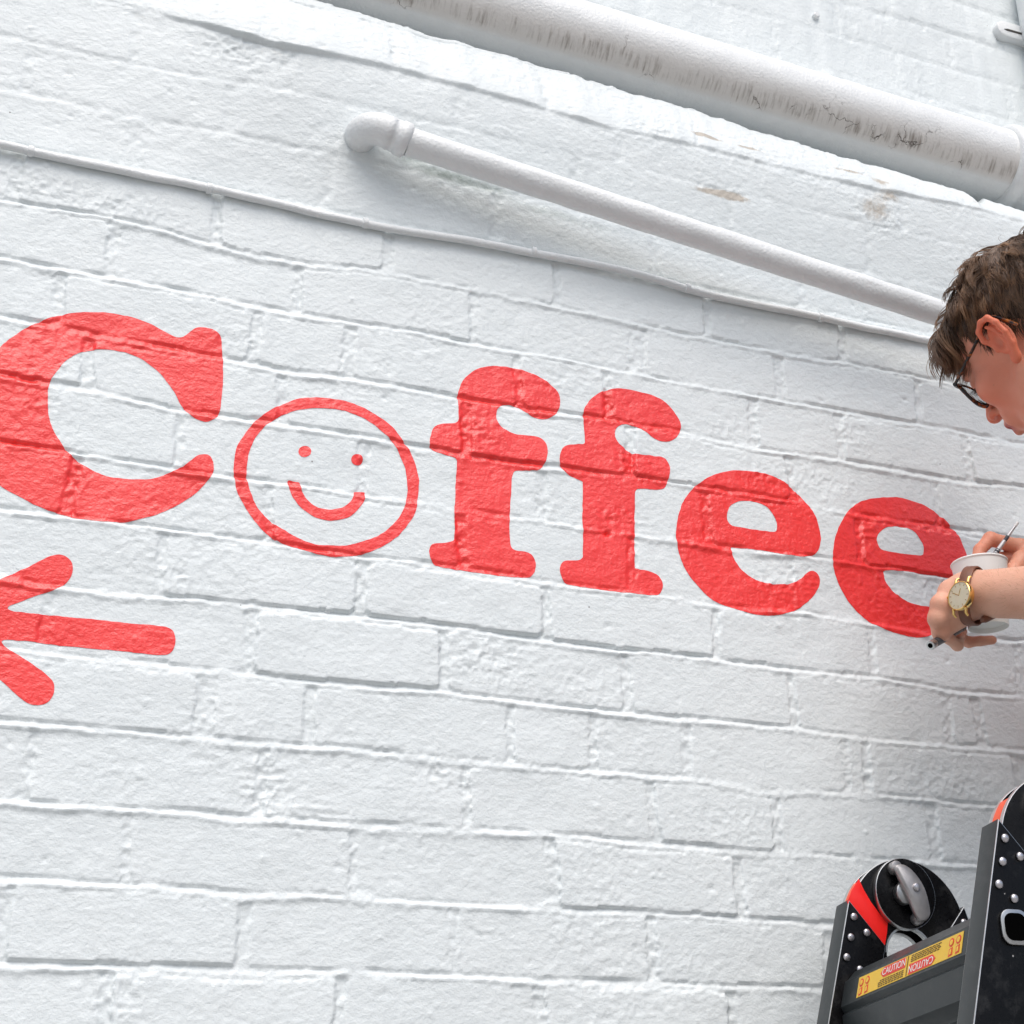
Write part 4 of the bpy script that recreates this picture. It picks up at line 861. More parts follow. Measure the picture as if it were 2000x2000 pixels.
for sg in (1, -1):
    for r_ in range(4):
        vv = -sg * (0.0030 + 0.0019 * r_)
        u0 = 0.006
        for w_ in range(9):
            wl = random.uniform(0.003, 0.0062)
            if u0 + wl > 0.066: break
            lab_poly('print_line', [(-sg * u0, vv - 0.0005), (-sg * (u0 + wl), vv - 0.0005), (-sg * (u0 + wl), vv + 0.0005), (-sg * u0, vv + 0.0005)], 0.0005, M_LABDARK, lab)
            u0 += wl + 0.0012
    for b_i in (0, 1):
        uc = -sg * (0.078 + 0.012 * b_i)
        ringp = [(uc + 0.0042 * math.cos(a), 0.004 + 0.0042 * math.sin(a)) for a in np.linspace(0, 2 * math.pi, 15)[:-1]]
        lab_poly('pictogram', ringp, 0.0005, M_LABRED, lab)
        lab_poly('pictogram', [(uc + 0.0027 * math.cos(a), 0.004 + 0.0027 * math.sin(a)) for a in np.linspace(0, 2 * math.pi, 13)[:-1]], 0.0008, M_YELLOW, lab)
        lab_poly('pictogram', [(uc - 0.0032, -0.0095), (uc + 0.0034, -0.0085), (uc + 0.003, -0.001), (uc - 0.0028, -0.002)], 0.0005, M_LABRED, lab)
        lab_poly('pictogram', [(uc - 0.0016, -0.0080), (uc + 0.0018, -0.0072), (uc + 0.0015, -0.0026), (uc - 0.0014, -0.0032)], 0.0008, M_YELLOW, lab)

# ------------------------------------------------------------------ smooth bodies: signed distances blended together, then meshed
class Field:
    def __init__(self, lo, hi, h):
        self.lo = np.array(lo, float); self.h = h
        self.n = np.ceil((np.array(hi, float) - self.lo) / h).astype(int) + 1
        ax = [self.lo[i] + h * np.arange(self.n[i]) for i in range(3)]
        self.X, self.Y, self.Z = [a.astype(np.float32) for a in np.meshgrid(*ax, indexing='ij')]
        self.D = np.full(self.X.shape, 1e3, np.float32)
    def _box(self, lo, hi, pad):
        i0 = np.clip(np.floor((np.array(lo) - pad - self.lo) / self.h).astype(int), 0, self.n); i1 = np.clip(np.ceil((np.array(hi) + pad - self.lo) / self.h).astype(int) + 1, 0, self.n)
        return tuple(slice(a, b) for a, b in zip(i0, i1))
    def _union(self, sl, d, k):
        D = self.D[sl]
        if k <= 0: self.D[sl] = np.minimum(D, d); return
        h_ = np.maximum(k - np.abs(D - d), 0) / k
        self.D[sl] = np.minimum(D, d) - h_ * h_ * k * 0.25
    def _cut(self, sl, d, k):
        D = self.D[sl]; h_ = np.maximum(k - np.abs(D + d), 0) / max(k, 1e-6)
        self.D[sl] = np.maximum(D, -d) + h_ * h_ * k * 0.25
    def _ell(self, sl, c, r, rot):
        P = np.stack([self.X[sl] - c[0], self.Y[sl] - c[1], self.Z[sl] - c[2]], -1)
        if rot is not None: P = P @ np.array(rot, np.float32)
        r = np.array(r, np.float32)
        k0 = np.sqrt(((P / r) ** 2).sum(-1)); k1 = np.sqrt(((P / (r * r)) ** 2).sum(-1)) + 1e-9
        return k0 * (k0 - 1) / k1
    def ell(self, c, r, k=10, rot=None, cut=False):
        m = max(r); sl = self._box(np.array(c) - m, np.array(c) + m, k + 3 * self.h + (0 if cut else 25))
        d = self._ell(sl, c, r, rot); (self._cut if cut else self._union)(sl, d, k)
    def cone(self, a, b, ra, rb, k=8, cut=False):
        a, b = np.array(a, float), np.array(b, float); R_ = max(ra, rb)
        sl = self._box(np.minimum(a, b) - R_, np.maximum(a, b) + R_, k + 3 * self.h + (0 if cut else 20))
        ab = b - a; L2_ = ab @ ab
        t = np.clip(((self.X[sl] - a[0]) * ab[0] + (self.Y[sl] - a[1]) * ab[1] + (self.Z[sl] - a[2]) * ab[2]) / max(L2_, 1e-9), 0, 1)
        d = np.sqrt((self.X[sl] - a[0] - t * ab[0]) ** 2 + (self.Y[sl] - a[1] - t * ab[1]) ** 2 + (self.Z[sl] - a[2] - t * ab[2]) ** 2) - (ra + t * (rb - ra))
        (self._cut if cut else self._union)(sl, d.astype(np.float32), k)
    def chain(self, pts, rads, k=6, cut=False):
        for i in range(len(pts) - 1): self.cone(pts[i], pts[i + 1], rads[i], rads[i + 1], k, cut)
    def finger(self, pts, rads, k=2.5):
        for i in range(len(pts) - 1):
            a, b = np.array(pts[i]), np.array(pts[i + 1]); m_ = (a + b) / 2; rm = (rads[i] + rads[i + 1]) / 2 * (0.88 if i < len(pts) - 2 else 0.97)
            self.cone(a, m_, rads[i], rm, k); self.cone(m_, b, rm, rads[i + 1], k)
    def mesh(self):
        D = self.D; s = D < 0
        nx_, ny_, nz_ = D.shape
        acc = np.zeros((nx_ - 1, ny_ - 1, nz_ - 1, 3), np.float32); cnt = np.zeros((nx_ - 1, ny_ - 1, nz_ - 1), np.float32)
        edges = []
        for ax in range(3):
            sa = [slice(None)] * 3; sb = [slice(None)] * 3; sa[ax] = slice(0, -1); sb[ax] = slice(1, None)
            ch = s[tuple(sa)] != s[tuple(sb)]
            I = np.argwhere(ch); 
            da = D[tuple(sa)][ch]; db_ = D[tuple(sb)][ch]; t = da / (da - db_)
            P = I.astype(np.float32); P[:, ax] += t
            edges.append((ax, I, s[tuple(sa)][ch]))
            o1, o2 = [(1, 2), (0, 2), (0, 1)][ax]
            for u in (0, -1):
                for w in (0, -1):
                    J = I.copy(); J[:, o1] += u; J[:, o2] += w
                    ok = ((J >= 0) & (J < np.array([nx_ - 1, ny_ - 1, nz_ - 1]))).all(1)
                    np.add.at(acc, tuple(J[ok].T), P[ok]); np.add.at(cnt, tuple(J[ok].T), 1)
        vid = np.full(cnt.shape, -1); act = np.argwhere(cnt > 0); vid[tuple(act.T)] = np.arange(len(act))
        V = acc[tuple(act.T)] / cnt[tuple(act.T)][:, None] * self.h + self.lo
        F = []
        for ax, I, sa_in in edges:
            o1, o2 = [(1, 2), (2, 0), (0, 1)][ax]
            ok = (I[:, o1] > 0) & (I[:, o2] > 0) & (I[:, o1] < np.array(cnt.shape)[o1]) & (I[:, o2] < np.array(cnt.shape)[o2])
            I = I[ok]; si = sa_in[ok]
            def at(u, w):
                J = I.copy(); J[:, o1] += u; J[:, o2] += w; return vid[tuple(J.T)]
            q = np.stack([at(-1, -1), at(0, -1), at(0, 0), at(-1, 0)], 1)
            q[~si] = q[~si][:, ::-1]
            F.append(q)
        F = np.concatenate(F); F = F[(F >= 0).all(1)]
        return V, F

# ------------------------------------------------------------------ the sign painter
HM = np.array([[-0.9277, -0.0359, -0.3724], [-0.168, 0.9294, 0.3293], [-0.3342, -0.3674, 0.8679]])                           # columns: his left, forward, up
HC = np.array((1.2332, -0.2626, 2.4967))
def head_w(p): return np.asarray(p, float) / 1000.0 @ HM.T + HC
def to_head(p): return (np.asarray(p, float) - HC) @ HM * 1000.0
NECK = np.array([1.312, -0.345, Z0 + 0.300])

# head, in millimetres in its own frame
f = Field((-100, -118, -190), (104, 142, 140), 2.2)
f.ell((0, -14, 42), (75, 95, 84), 4)
f.ell((0, 46, 48), (56, 44, 50), 25)
f.ell((0, 46, -18), (57, 50, 62), 20)
for sx in (1, -1):
    f.cone((sx * 52, 6, -38), (sx * 20, 76, -86), 20, 15, 16)
    f.ell((sx * 41, 66, -6), (22, 22, 20), 16)
f.ell((0, 84, -90), (22, 17, 17), 14)
f.cone((-30, 86, 33), (30, 86, 33), 11, 11, 12)
f.cone((0, 94, 26), (0, 113, -8), 8, 9, 9)
f.ell((0, 117, -14), (10.5, 10, 9.5), 6)
for sx in (1, -1): f.ell((sx * 12, 107, -17), (8, 10, 7.5), 5)
f.ell((0, 84, -40), (30, 22, 24), 12)
f.chain([(-21, 93, -45), (-9, 104, -40), (0, 106, -41.5), (9, 104, -40), (21, 93, -45)], [3.5, 5.5, 5, 5.5, 3.5], 4)
f.chain([(-20, 92, -47), (0, 104, -52), (20, 92, -47)], [3.5, 6.3, 3.5], 4)
for sx in (1, -1):
    f.ell((sx * 32, 96, 17), (17, 12, 10), 9, cut=True)
    f.ell((sx * 32, 80, 17), (13.5, 13.5, 12.5), 3)
    f.cone((sx * 7.5, 112, -27), (sx * 9, 103, -20), 4.0, 3.4, 2, cut=True)
for sx in (1, -1): f.ell((sx * 13, 107, -24.5), (4.2, 6.0, 3.2), 1.5, cut=True)
f.cone((-20, 96, -46), (20, 96, -46), 1.0, 1.0, 1, cut=True)
f.cone((0, 108, -45.8), (0, 96, -46), 1.6, 1.6, 2, cut=True)
f.cone((-14, 104, -46), (14, 104, -46), 1.5, 1.5, 2, cut=True)
nk = to_head(NECK)
f.cone((0, -22, -40), tuple(nk + np.array([0, 0, 0])), 54, 57, 24)
f.cone((0, 30, -72), tuple(nk * 0.8 + np.array([0, 40, 0])), 26, 30, 24)
for sx in (1, -1):                              # ears
    f.ell((sx * 80, -7, 6), (6, 16, 25), 5)
    f.ell((sx * 86, -2, 6), (7, 9.5, 13), 4, cut=True)
    f.ell((sx * 87, -6, 22), (6, 8, 6), 3, cut=True)
    f.chain([(sx * 79, 9, 8), (sx * 84, 12, 20), (sx * 88, 7, 31), (sx * 90, -5, 36), (sx * 93, -17, 31), (sx * 94, -22, 18), (sx * 91, -21, 2), (sx * 86, -15, -12), (sx * 81, -6, -24)], [3, 3.4, 3.6, 3.8, 3.9, 3.8, 3.6, 4.2, 5.5], 2.5)
    f.ell((sx * 80, -2, -25), (4.8, 7, 8), 4)
    f.chain([(sx * 88, -5, 27), (sx * 90, -12, 16), (sx * 88, -13, 2), (sx * 83, -7, -12)], [2.4, 2.8, 3.0, 3.0], 2.5)
    f.ell((sx * 79, 8, 2), (4.5, 4.5, 6), 3)
Vh, Fh = f.mesh()
flush_h = np.zeros(len(Vh)); lips_h = np.zeros(len(Vh))
earm = sstep(76, 84, np.abs(Vh[:, 0])) * (Vh[:, 1] < 22) * (Vh[:, 1] > -35)
flush_h = np.clip(0.45 * np.exp(-(((np.abs(Vh[:, 0]) - 48) / 30) ** 2 + ((Vh[:, 1] - 60) / 40) ** 2 + ((Vh[:, 2] + 12) / 32) ** 2)) + 0.9 * earm + 0.55 * sstep(96, 112, Vh[:, 1]) * (Vh[:, 2] > -32) + 0.35, 0, 1)
lips_h = np.exp(-((Vh[:, 2] + 46) / 8.5) ** 4) * sstep(93, 98, Vh[:, 1]) * (np.abs(Vh[:, 0]) < 23)
Vh_w = head_w(Vh)

# arms and hands, in metres in the world -> millimetres about the wrist
def hand_field(lo, hi, h): return Field(np.array(lo) * 1000, np.array(hi) * 1000, h)
def mm(p): return np.array(p) * 1000.0
LS = np.array([1.285, -0.520, Z0 + 0.275]); LE = np.array((1.2130, -0.4006, 2.1172))
RS = np.array([1.408, -0.190, Z0 + 0.262]); RE = np.array([1.392, -0.090, Z0 - 0.010])
# left hand: back towards the viewer, fingers folded round the cup
W = np.array((1.1036, -0.2266, 2.1586))
ulna, radi = (1.1125, -0.2216, 2.1501), (1.1088, -0.2251, 2.1711)
mcp = [(1.0847, -0.2101, 2.1644), (1.0729, -0.2092, 2.1470), (1.0706, -0.2036, 2.1317), (1.0797, -0.1943, 2.1190)]
pip = [(1.1155, -0.1635, 2.1739), (1.1185, -0.1519, 2.1561), (1.1183, -0.1523, 2.1367), (1.1103, -0.1819, 2.1113)]
dip = [(1.1500, -0.1517, 2.1795), (1.1528, -0.1424, 2.1619), (1.1597, -0.1413, 2.1331), (1.1339, -0.1574, 2.1291)]
tip = [(1.1696, -0.1543, 2.1836), (1.1750, -0.1435, 2.1655), (1.1883, -0.1495, 2.1364), (1.1498, -0.1467, 2.1433)]
thumb = [(1.1130, -0.2161, 2.1735), (1.1195, -0.1995, 2.1826), (1.1340, -0.1805, 2.1950), (1.1590, -0.1582, 2.2114)]
allp = np.array([W, *mcp, *pip, *dip, *tip, *thumb, LE, W + (LE - W) * 1.2])
f = hand_field(allp.min(0) - 0.055, allp.max(0) + 0.055, 1.9)
f.cone(mm(W), mm(W + (LE - W) * 0.5), 20.5, 33, 10)
f.cone(mm(W + (LE - W) * 0.5), mm(LE), 33, 40, 10)
f.cone(mm(ulna), mm(W + (LE - W) * 0.45), 16.5, 26, 12)
f.cone(mm(radi), mm(W + (LE - W) * 0.45), 16.0, 26, 12)
base = [radi, (np.array(radi) * 0.62 + np.array(ulna) * 0.38), (np.array(radi) * 0.3 + np.array(ulna) * 0.7), ulna]
rk = [10.4, 10.8, 10.2, 9.2]
for i in range(4):
    f.cone(mm(base[i]), mm(mcp[i]), 15.0, rk[i], 8)
    f.ell(mm(np.array(mcp[i]) + np.array([-0.001, -0.0015, 0.001])), (rk[i] + 0.8,) * 3, 3)
f.cone(mm(mcp[0]), mm(mcp[1]), 9.2, 9.6, 6); f.cone(mm(mcp[1]), mm(mcp[2]), 9.6, 9.2, 6); f.cone(mm(mcp[2]), mm(mcp[3]), 9.2, 8.4, 6)
pm = (np.array(mcp[1]) + np.array(mcp[3]) + np.array(ulna) * 2) / 4
f.cone(mm(pm), mm((np.array(mcp[0]) + np.array(radi)) / 2), 14, 14, 12)
for i in range(4):
    sc = [1.0, 1.02, 0.98, 0.86][i]
    f.finger([mm(mcp[i]), mm(pip[i]), mm(dip[i]), mm(tip[i])], [8.8 * sc, 8.1 * sc, 6.9 * sc, 5.6 * sc], 2.5)
f.chain([mm(t_) for t_ in thumb], [14, 11, 9.5, 7.8], 5)
Vl, Fl = f.mesh()
# right hand behind the cup
W2 = np.array((1.2677, -0.1895, 2.2344))
mcp2 = [(1.2134, -0.1926, 2.2447), (1.2225, -0.1864, 2.2335), (1.2306, -0.1778, 2.2230), (1.2364, -0.1682, 2.2124)]
pip2 = [(1.1747, -0.1874, 2.2514), (1.1923, -0.1761, 2.2319), (1.2009, -0.1641, 2.2187), (1.2101, -0.1559, 2.2080)]
dip2 = [(1.1599, -0.1841, 2.2366), (1.1757, -0.1739, 2.2212), (1.1813, -0.1659, 2.2089), (1.1904, -0.1596, 2.1976)]
tip2 = [(1.1531, -0.1843, 2.2224), (1.1638, -0.1752, 2.2086), (1.1706, -0.1676, 2.1963), (1.1794, -0.1618, 2.1862)]
thumb2 = [(1.2362, -0.1990, 2.2388), (1.2035, -0.2040, 2.2219), (1.1860, -0.2055, 2.2046), (1.1768, -0.2048, 2.1906)]
allp = np.array([W2, *mcp2, *pip2, *dip2, *tip2, *thumb2, RE])
f = hand_field(allp.min(0) - 0.055, allp.max(0) + 0.055, 2.1)
f.cone(mm(W2), mm(RE), 22, 40, 10)
for i in range(4):
    f.cone(mm(W2), mm(mcp2[i]), 17, [10.6, 11, 10.4, 9.4][i], 11)
    sc = [1.06, 1.04, 1.0, 0.9][i]
    f.finger([mm(mcp2[i]), mm(pip2[i]), mm(dip2[i]), mm(tip2[i])], [9.3 * sc, 8.5 * sc, 7.2 * sc, 6.0 * sc], 2.5)
f.chain([mm(t_) for t_ in thumb2], [14, 11, 9.5, 7.8], 5)
Vr, Fr = f.mesh()

# trunk and legs (under the clothes), coarse
PEL = np.array([1.470, -0.410, Z0 - 0.180])
BF = np.array([-0.862, 0.507, 0.0]); BL = np.array([-0.507, -0.862, 0.0])        # body forward, body left
FEET_Z = 0.905
HIPS = [PEL + BL * 0.09, PEL - BL * 0.09]
FEET = [np.array([1.325, -0.345, FEET_Z]), np.array([1.325, -0.225, FEET_Z])]
KNEES = [(HIPS[i] + FEET[i]) / 2 + BF * 0.05 for i in range(2)]
def torso_field(h, grow, arm=1.0, hang=0):
    f = Field((900, -760, 800), (1640, 120, (Z0 + 0.42) * 1000), h)
    rot = np.stack([BL, BF, np.array([0, 0, 1.0])], 1)
    ch = NECK * 0.62 + PEL * 0.38 + np.array([0.0, 0, 0.03])
    f.ell(mm(ch), (155 + grow, 108 + grow, 190 + grow), 5, rot)
    f.ell(mm(PEL * 0.7 + NECK * 0.3), (140 + grow, 100 + grow, 170 + grow), 60, rot)
    f.ell(mm(PEL), (158 + grow, 112 + grow, 120 + grow), 50, rot)
    f.cone(mm(LS), mm(RS), 54 + grow, 54 + grow, 50)
    f.cone(mm(NECK), mm(NECK * 0.75 + PEL * 0.25), 56 + grow, 80 + grow, 30)
    f.cone(mm(LS), mm(LS + (LE - LS) * arm), 50 + grow, 43 + grow + hang, 26); f.cone(mm(RS), mm(RS + (RE - RS) * arm), 50 + grow, 43 + grow + hang, 26)
    for i in range(2):
        f.cone(mm(HIPS[i]), mm(KNEES[i]), 82 + grow, 58 + grow, 20); f.cone(mm(KNEES[i]), mm(FEET[i] + np.array([0, 0, 0.09])), 58 + grow, 40 + grow, 14)
    return f
f = torso_field(11, 0); Vt, Ft = f.mesh()
Vall = np.concatenate([Vh_w, Vl / 1000, Vr / 1000, Vt / 1000])
Fall = np.concatenate([Fh, Fl + len(Vh), Fr + len(Vh) + len(Vl), Ft + len(Vh) + len(Vl) + len(Vr)])
nrest = len(Vall) - len(Vh)
flush = np.concatenate([flush_h, np.full(len(Vl), 0.10), np.full(len(Vr), 0.40), np.full(len(Vt), 0.1)])
# knuckles a little redder
for q in list(pip2) + list(dip2) + list(dip) + list(tip) + list(mcp):
    dd = np.linalg.norm(Vall[len(Vh):] - np.array(q), axis=1); flush[len(Vh):] += 0.32 * np.exp(-(dd / 0.013) ** 2)
flush = np.clip(flush, 0, 1); lips = np.concatenate([lips_h, np.zeros(nrest)])

def make_skin():
    m, nt, b = new_mat('skin')
    geo = nd(nt, 'ShaderNodeNewGeometry')
    n = nd(nt, 'ShaderNodeTexNoise'); n.inputs['Scale'].default_value = 45; n.inputs['Detail'].default_value = 5; nt.links.new(geo.outputs['Position'], n.inputs['Vector'])
    c0 = nd(nt, 'ShaderNodeMix', data_type='RGBA'); c0.inputs[6].default_value = (0.62, 0.31, 0.20, 1); c0.inputs[7].default_value = (0.84, 0.53, 0.39, 1)
    nt.links.new(n.outputs['Fac'], c0.inputs[0])
    fl = nd(nt, 'ShaderNodeAttribute', attribute_name='flush'); lp = nd(nt, 'ShaderNodeAttribute', attribute_name='lips')
    c1 = nd(nt, 'ShaderNodeMix', data_type='RGBA'); c1.inputs[7].default_value = (0.70, 0.19, 0.10, 1)
    nt.links.new(fl.outputs['Fac'], c1.inputs[0]); nt.links.new(c0.outputs[2], c1.inputs[6])
    c2 = nd(nt, 'ShaderNodeMix', data_type='RGBA'); c2.inputs[7].default_value = (0.48, 0.13, 0.11, 1)
    nt.links.new(lp.outputs['Fac'], c2.inputs[0]); nt.links.new(c1.outputs[2], c2.inputs[6])
    fr = nd(nt, 'ShaderNodeTexVoronoi'); fr.inputs['Scale'].default_value = 150; nt.links.new(geo.outputs['Position'], fr.inputs['Vector'])
    fm = nd(nt, 'ShaderNodeMapRange'); fm.inputs[1].default_value = 0.10; fm.inputs[2].default_value = 0.22; fm.inputs[3].default_value = 0.30; fm.inputs[4].default_value = 0.0
    nt.links.new(fr.outputs['Distance'], fm.inputs[0])
    sc_ = nd(nt, 'ShaderNodeSeparateColor'); nt.links.new(fr.outputs['Color'], sc_.inputs[0]); g = nd(nt, 'ShaderNodeMath', operation='GREATER_THAN'); g.inputs[1].default_value = 0.93; nt.links.new(sc_.outputs[0], g.inputs[0])
    ml = nd(nt, 'ShaderNodeMath', operation='MULTIPLY'); nt.links.new(fm.outputs[0], ml.inputs[0]); nt.links.new(g.outputs[0], ml.inputs[1])
    c3 = nd(nt, 'ShaderNodeMix', data_type='RGBA'); c3.inputs[7].default_value = (0.40, 0.18, 0.10, 1); nt.links.new(ml.outputs[0], c3.inputs[0]); nt.links.new(c2.outputs[2], c3.inputs[6])
    nt.links.new(c3.outputs[2], b.inputs['Base Color'])
    b.inputs['Roughness'].default_value = 0.48
    b.inputs['Subsurface Weight'].default_value = 0.12; b.inputs['Subsurface Radius'].default_value = (0.006, 0.0022, 0.0012); b.inputs['Subsurface Scale'].default_value = 1.0
    n2 = nd(nt, 'ShaderNodeTexNoise'); n2.inputs['Scale'].default_value = 700; n2.inputs['Detail'].default_value = 4; nt.links.new(geo.outputs['Position'], n2.inputs['Vector'])
    bp = nd(nt, 'ShaderNodeBump'); bp.inputs['Distance'].default_value = 0.00045; nt.links.new(n2.outputs['Fac'], bp.inputs['Height']); nt.links.new(bp.outputs['Normal'], b.inputs['Normal'])
    return m
M_SKIN = make_skin()
me = np_mesh('person', Vall, Fall, None, {'flush': flush, 'lips': lips})
person = link('person', me, M_SKIN)
tag(person, 'person with wavy brown hair and glasses bending over to paint the last letter', 'person')

# fine hairs on the forearm
AV, AF = [], []
sel_ = np.nonzero(((Vl / 1000 - W) @ ((LE - W) / np.linalg.norm(LE - W)) > 0.018) & ((Vl / 1000 - W) @ ((LE - W) / np.linalg.norm(LE - W)) < 0.19))[0]
ha = np.random.default_rng(5)
ctr_ = W; axd = (LE - W) / np.linalg.norm(LE - W)
for vi in ha.choice(sel_, 900):
    p = Vl[vi] / 1000; rad_ = p - (W + axd * ((p - W) @ axd)); rad_ /= np.linalg.norm(rad_)
    d = rad_ * 0.45 - axd * 0.5 + ha.normal(size=3) * 0.35; d /= np.linalg.norm(d); L = ha.uniform(0.005, 0.010); sdv = np.cross(d, rad_); sdv /= np.linalg.norm(sdv) + 1e-9
    o0 = len(AV); AV += [p - sdv * 0.00009, p + sdv * 0.00009, p + d * L]; AF.append((o0, o0 + 1, o0 + 2))
link('arm_hair', np_mesh('arm_hair', np.array(AV), np.array(AF), None, None), simple('fair_arm_hair', (0.28, 0.15, 0.07), 0.5), person)

# clothes
M_SHIRT = simple('dark_shirt_cloth', (0.10, 0.11, 0.14), 0.85, noise=0.2, nscale=40, bump=0.0006, bscale=300)
M_JEANS = simple('blue_jeans_cloth', (0.05, 0.07, 0.13), 0.9, noise=0.3, nscale=60, bump=0.0006, bscale=500)
M_SHOE = simple('canvas_shoe', (0.25, 0.24, 0.22), 0.8, noise=0.15)
def clipped(f, keep):
    f.D = np.maximum(f.D, keep.astype(np.float32)); return f.mesh()
f = torso_field(9, 10, 0.52, 7)
waist = mm(PEL)[2] - 60
keep = np.maximum(waist - f.Z, -1e3)
keep = np.maximum(keep, f.Z - (NECK[2] * 1000 - 12))
V, F = clipped(f, keep); link('shirt', np_mesh('shirt', V / 1000, F), M_SHIRT, person)
f = torso_field(11, 8); V, F = clipped(f, np.maximum(f.Z - (waist + 20), (FEET_Z * 1000 + 70) - f.Z)); link('jeans', np_mesh('jeans', V / 1000, F), M_JEANS, person)
for ft in FEET:
    f = Field(mm(ft) - np.array([230, 130, 20]), mm(ft) + np.array([150, 130, 160]), 6)
    f.cone(mm(ft) + np.array([60, 0, 38]), mm(ft + BF * 0.0) + np.array([-140, 0, 30]), 40, 33, 20); f.cone(mm(ft) + np.array([20, 0, 40]), mm(ft) + np.array([5, 0, 110]), 44, 46, 20)
    f.D = np.maximum(f.D, (mm(ft)[2] + 2) - f.Z)
    V, F = f.mesh(); link('shoe', np_mesh('shoe', V / 1000, F), M_SHOE, person)

# hair: locks of fine tapered strands rooted on the skull
def make_hair():
    m, nt, b = new_mat('brown_hair')
    at = nd(nt, 'ShaderNodeAttribute', attribute_name='tone')
    rp = nd(nt, 'ShaderNodeValToRGB'); e = rp.color_ramp.elements
    e[0].color = (0.020, 0.011, 0.006, 1); e[0].position = 0.0; e[1].color = (0.32, 0.175, 0.088, 1); e[1].position = 1.0
    k = rp.color_ramp.elements.new(0.5); k.color = (0.100, 0.053, 0.028, 1)
    nt.links.new(at.outputs['Fac'], rp.inputs[0]); nt.links.new(rp.outputs[0], b.inputs['Base Color'])
    b.inputs['Roughness'].default_value = 0.42; b.inputs['Specular IOR Level'].default_value = 0.55
    return m
M_HAIR = make_hair()
hr = np.random.default_rng(21)
cen, rad3 = np.array([0, -14, 42.0]), np.array([75, 95, 84.0])
def skull(d):
    d = np.asarray(d, float); d = d / np.linalg.norm(d, axis=-1, keepdims=True)
    t = 1.0 / np.sqrt(((d / rad3) ** 2).sum(-1))
    return cen + d * t[..., None]
def hair_ok(p):
    x, y, z = p
    if y > 20:                                   # hairline over the forehead and temples
        return z > 82 - 0.10 * (70 - y) - (0.22 * max(0, abs(x) - 35)) if abs(x) < 58 else z > 62 - 0.55 * (62 - min(y, 62))
    if y > -6: return z > 42 if abs(x) > 55 else z > 20
    return z > 40 - 1.25 * (-6 - y) if y > -60 else z > -30
SV, SF, ST = [], [], []
NS = 9
def strand(P, w0, tone):
    P = np.asarray(P); n = len(P)
    T = np.gradient(P, axis=0); T /= np.linalg.norm(T, axis=1)[:, None] + 1e-9
    a = np.cross(T, np.array([0.3, 0.5, 0.81])); a /= np.linalg.norm(a, axis=1)[:, None] + 1e-9
    b2 = np.cross(T, a)
    t = np.linspace(0, 1, n); w = w0 * (1 - 0.8 * t ** 2.2)
    o0 = sum(len(v) for v in SV)
    R3 = [np.cos(q) * a + np.sin(q) * b2 for q in (0, 2.094, 4.189)]
    V = np.stack([P + w[:, None] * R_ for R_ in R3], 1).reshape(-1, 3)
    F = []
    for i in range(n - 1):
        for j in range(3):
            F.append((o0 + i * 3 + j, o0 + i * 3 + (j + 1) % 3, o0 + (i + 1) * 3 + (j + 1) % 3, o0 + (i + 1) * 3 + j))
    SV.append(V); SF.extend(F); ST.append(np.clip(np.repeat(tone + 0.28 * t, 3), 0, 1))
crown = np.array([0, -62, 112.0])
grav_h = to_head(HC + np.array([0, 0, -1.0])) / 1000.0           # world down in head axes
def lock_path(root, nrm, L, lift, curl, ph, fringe):
    flow = root - crown; flow = flow - nrm * (flow @ nrm); flow /= np.linalg.norm(flow) + 1e-9
    side = np.cross(nrm, flow)
    P = [root - nrm * 2]; d = nrm * lift + flow * (1.15 - lift)
    d /= np.linalg.norm(d)
    step = L / (NS - 1)
    for i in range(1, NS):
        t = i / (NS - 1)
        d = d + flow * 0.16 + grav_h * (0.10 + 0.30 * t * (1.0 if fringe else 0.45)) - nrm * 0.10 * t
        d = d + side * curl * math.cos(ph + 5.2 * t) * 0.75 + nrm * curl * math.sin(ph + 5.2 * t) * 0.55
        d /= np.linalg.norm(d)
        P.append(P[-1] + d * step)
    return np.array(P)
nl = 0
tries = 0
while nl < 660 and tries < 20000:
    tries += 1
    d = hr.normal(size=3); d[2] += 0.35
    p = skull(d)
    if not hair_ok(p): continue
    nrm = (p - cen) / rad3 ** 2; nrm /= np.linalg.norm(nrm)
    topn = float(sstep(55, 100, p[2])); front = float(sstep(15, 60, p[1]))
    sidep = abs(p[0]) > 52
    L = 28 + 17 * topn + 34 * front * topn + hr.uniform(-6, 10)
    if p[2] < 62: L = hr.uniform(18, 30)
    lift = 0.34 + 0.14 * topn + 0.36 * topn * front + hr.uniform(-0.12, 0.14)
    if p[2] < 62: lift = 0.26
    curl = hr.uniform(0.25, 0.75) * (0.4 + 0.6 * topn); ph = hr.uniform(0, 6.28)
    gp = lock_path(p, nrm, L, lift, curl, ph, front > 0.5)
    tone = float(np.clip(hr.normal(0.36 + 0.18 * topn, 0.15), 0.02, 0.8))
    m = 20
    for s_ in range(m):
        off = hr.normal(size=3) * 6.2; off -= nrm * (off @ nrm)
        spread = np.linspace(1, hr.uniform(0.10, 0.42), NS)[:, None]
        wob = hr.normal(size=3) * 1.3
        P = gp + off * spread + wob * np.linspace(0, 1, NS)[:, None] ** 2
        # stay outside the skull
        q = (P - cen) / rad3; rr_ = np.linalg.norm(q, axis=1); fix = rr_ < 1.04
        P[fix] = cen + (P[fix] - cen) / rr_[fix][:, None] * 1.04
        if s_ % 5 == 4: P = P[: NS]
        strand(P, hr.uniform(0.32, 0.62), tone + hr.uniform(-0.10, 0.10))
    nl += 1
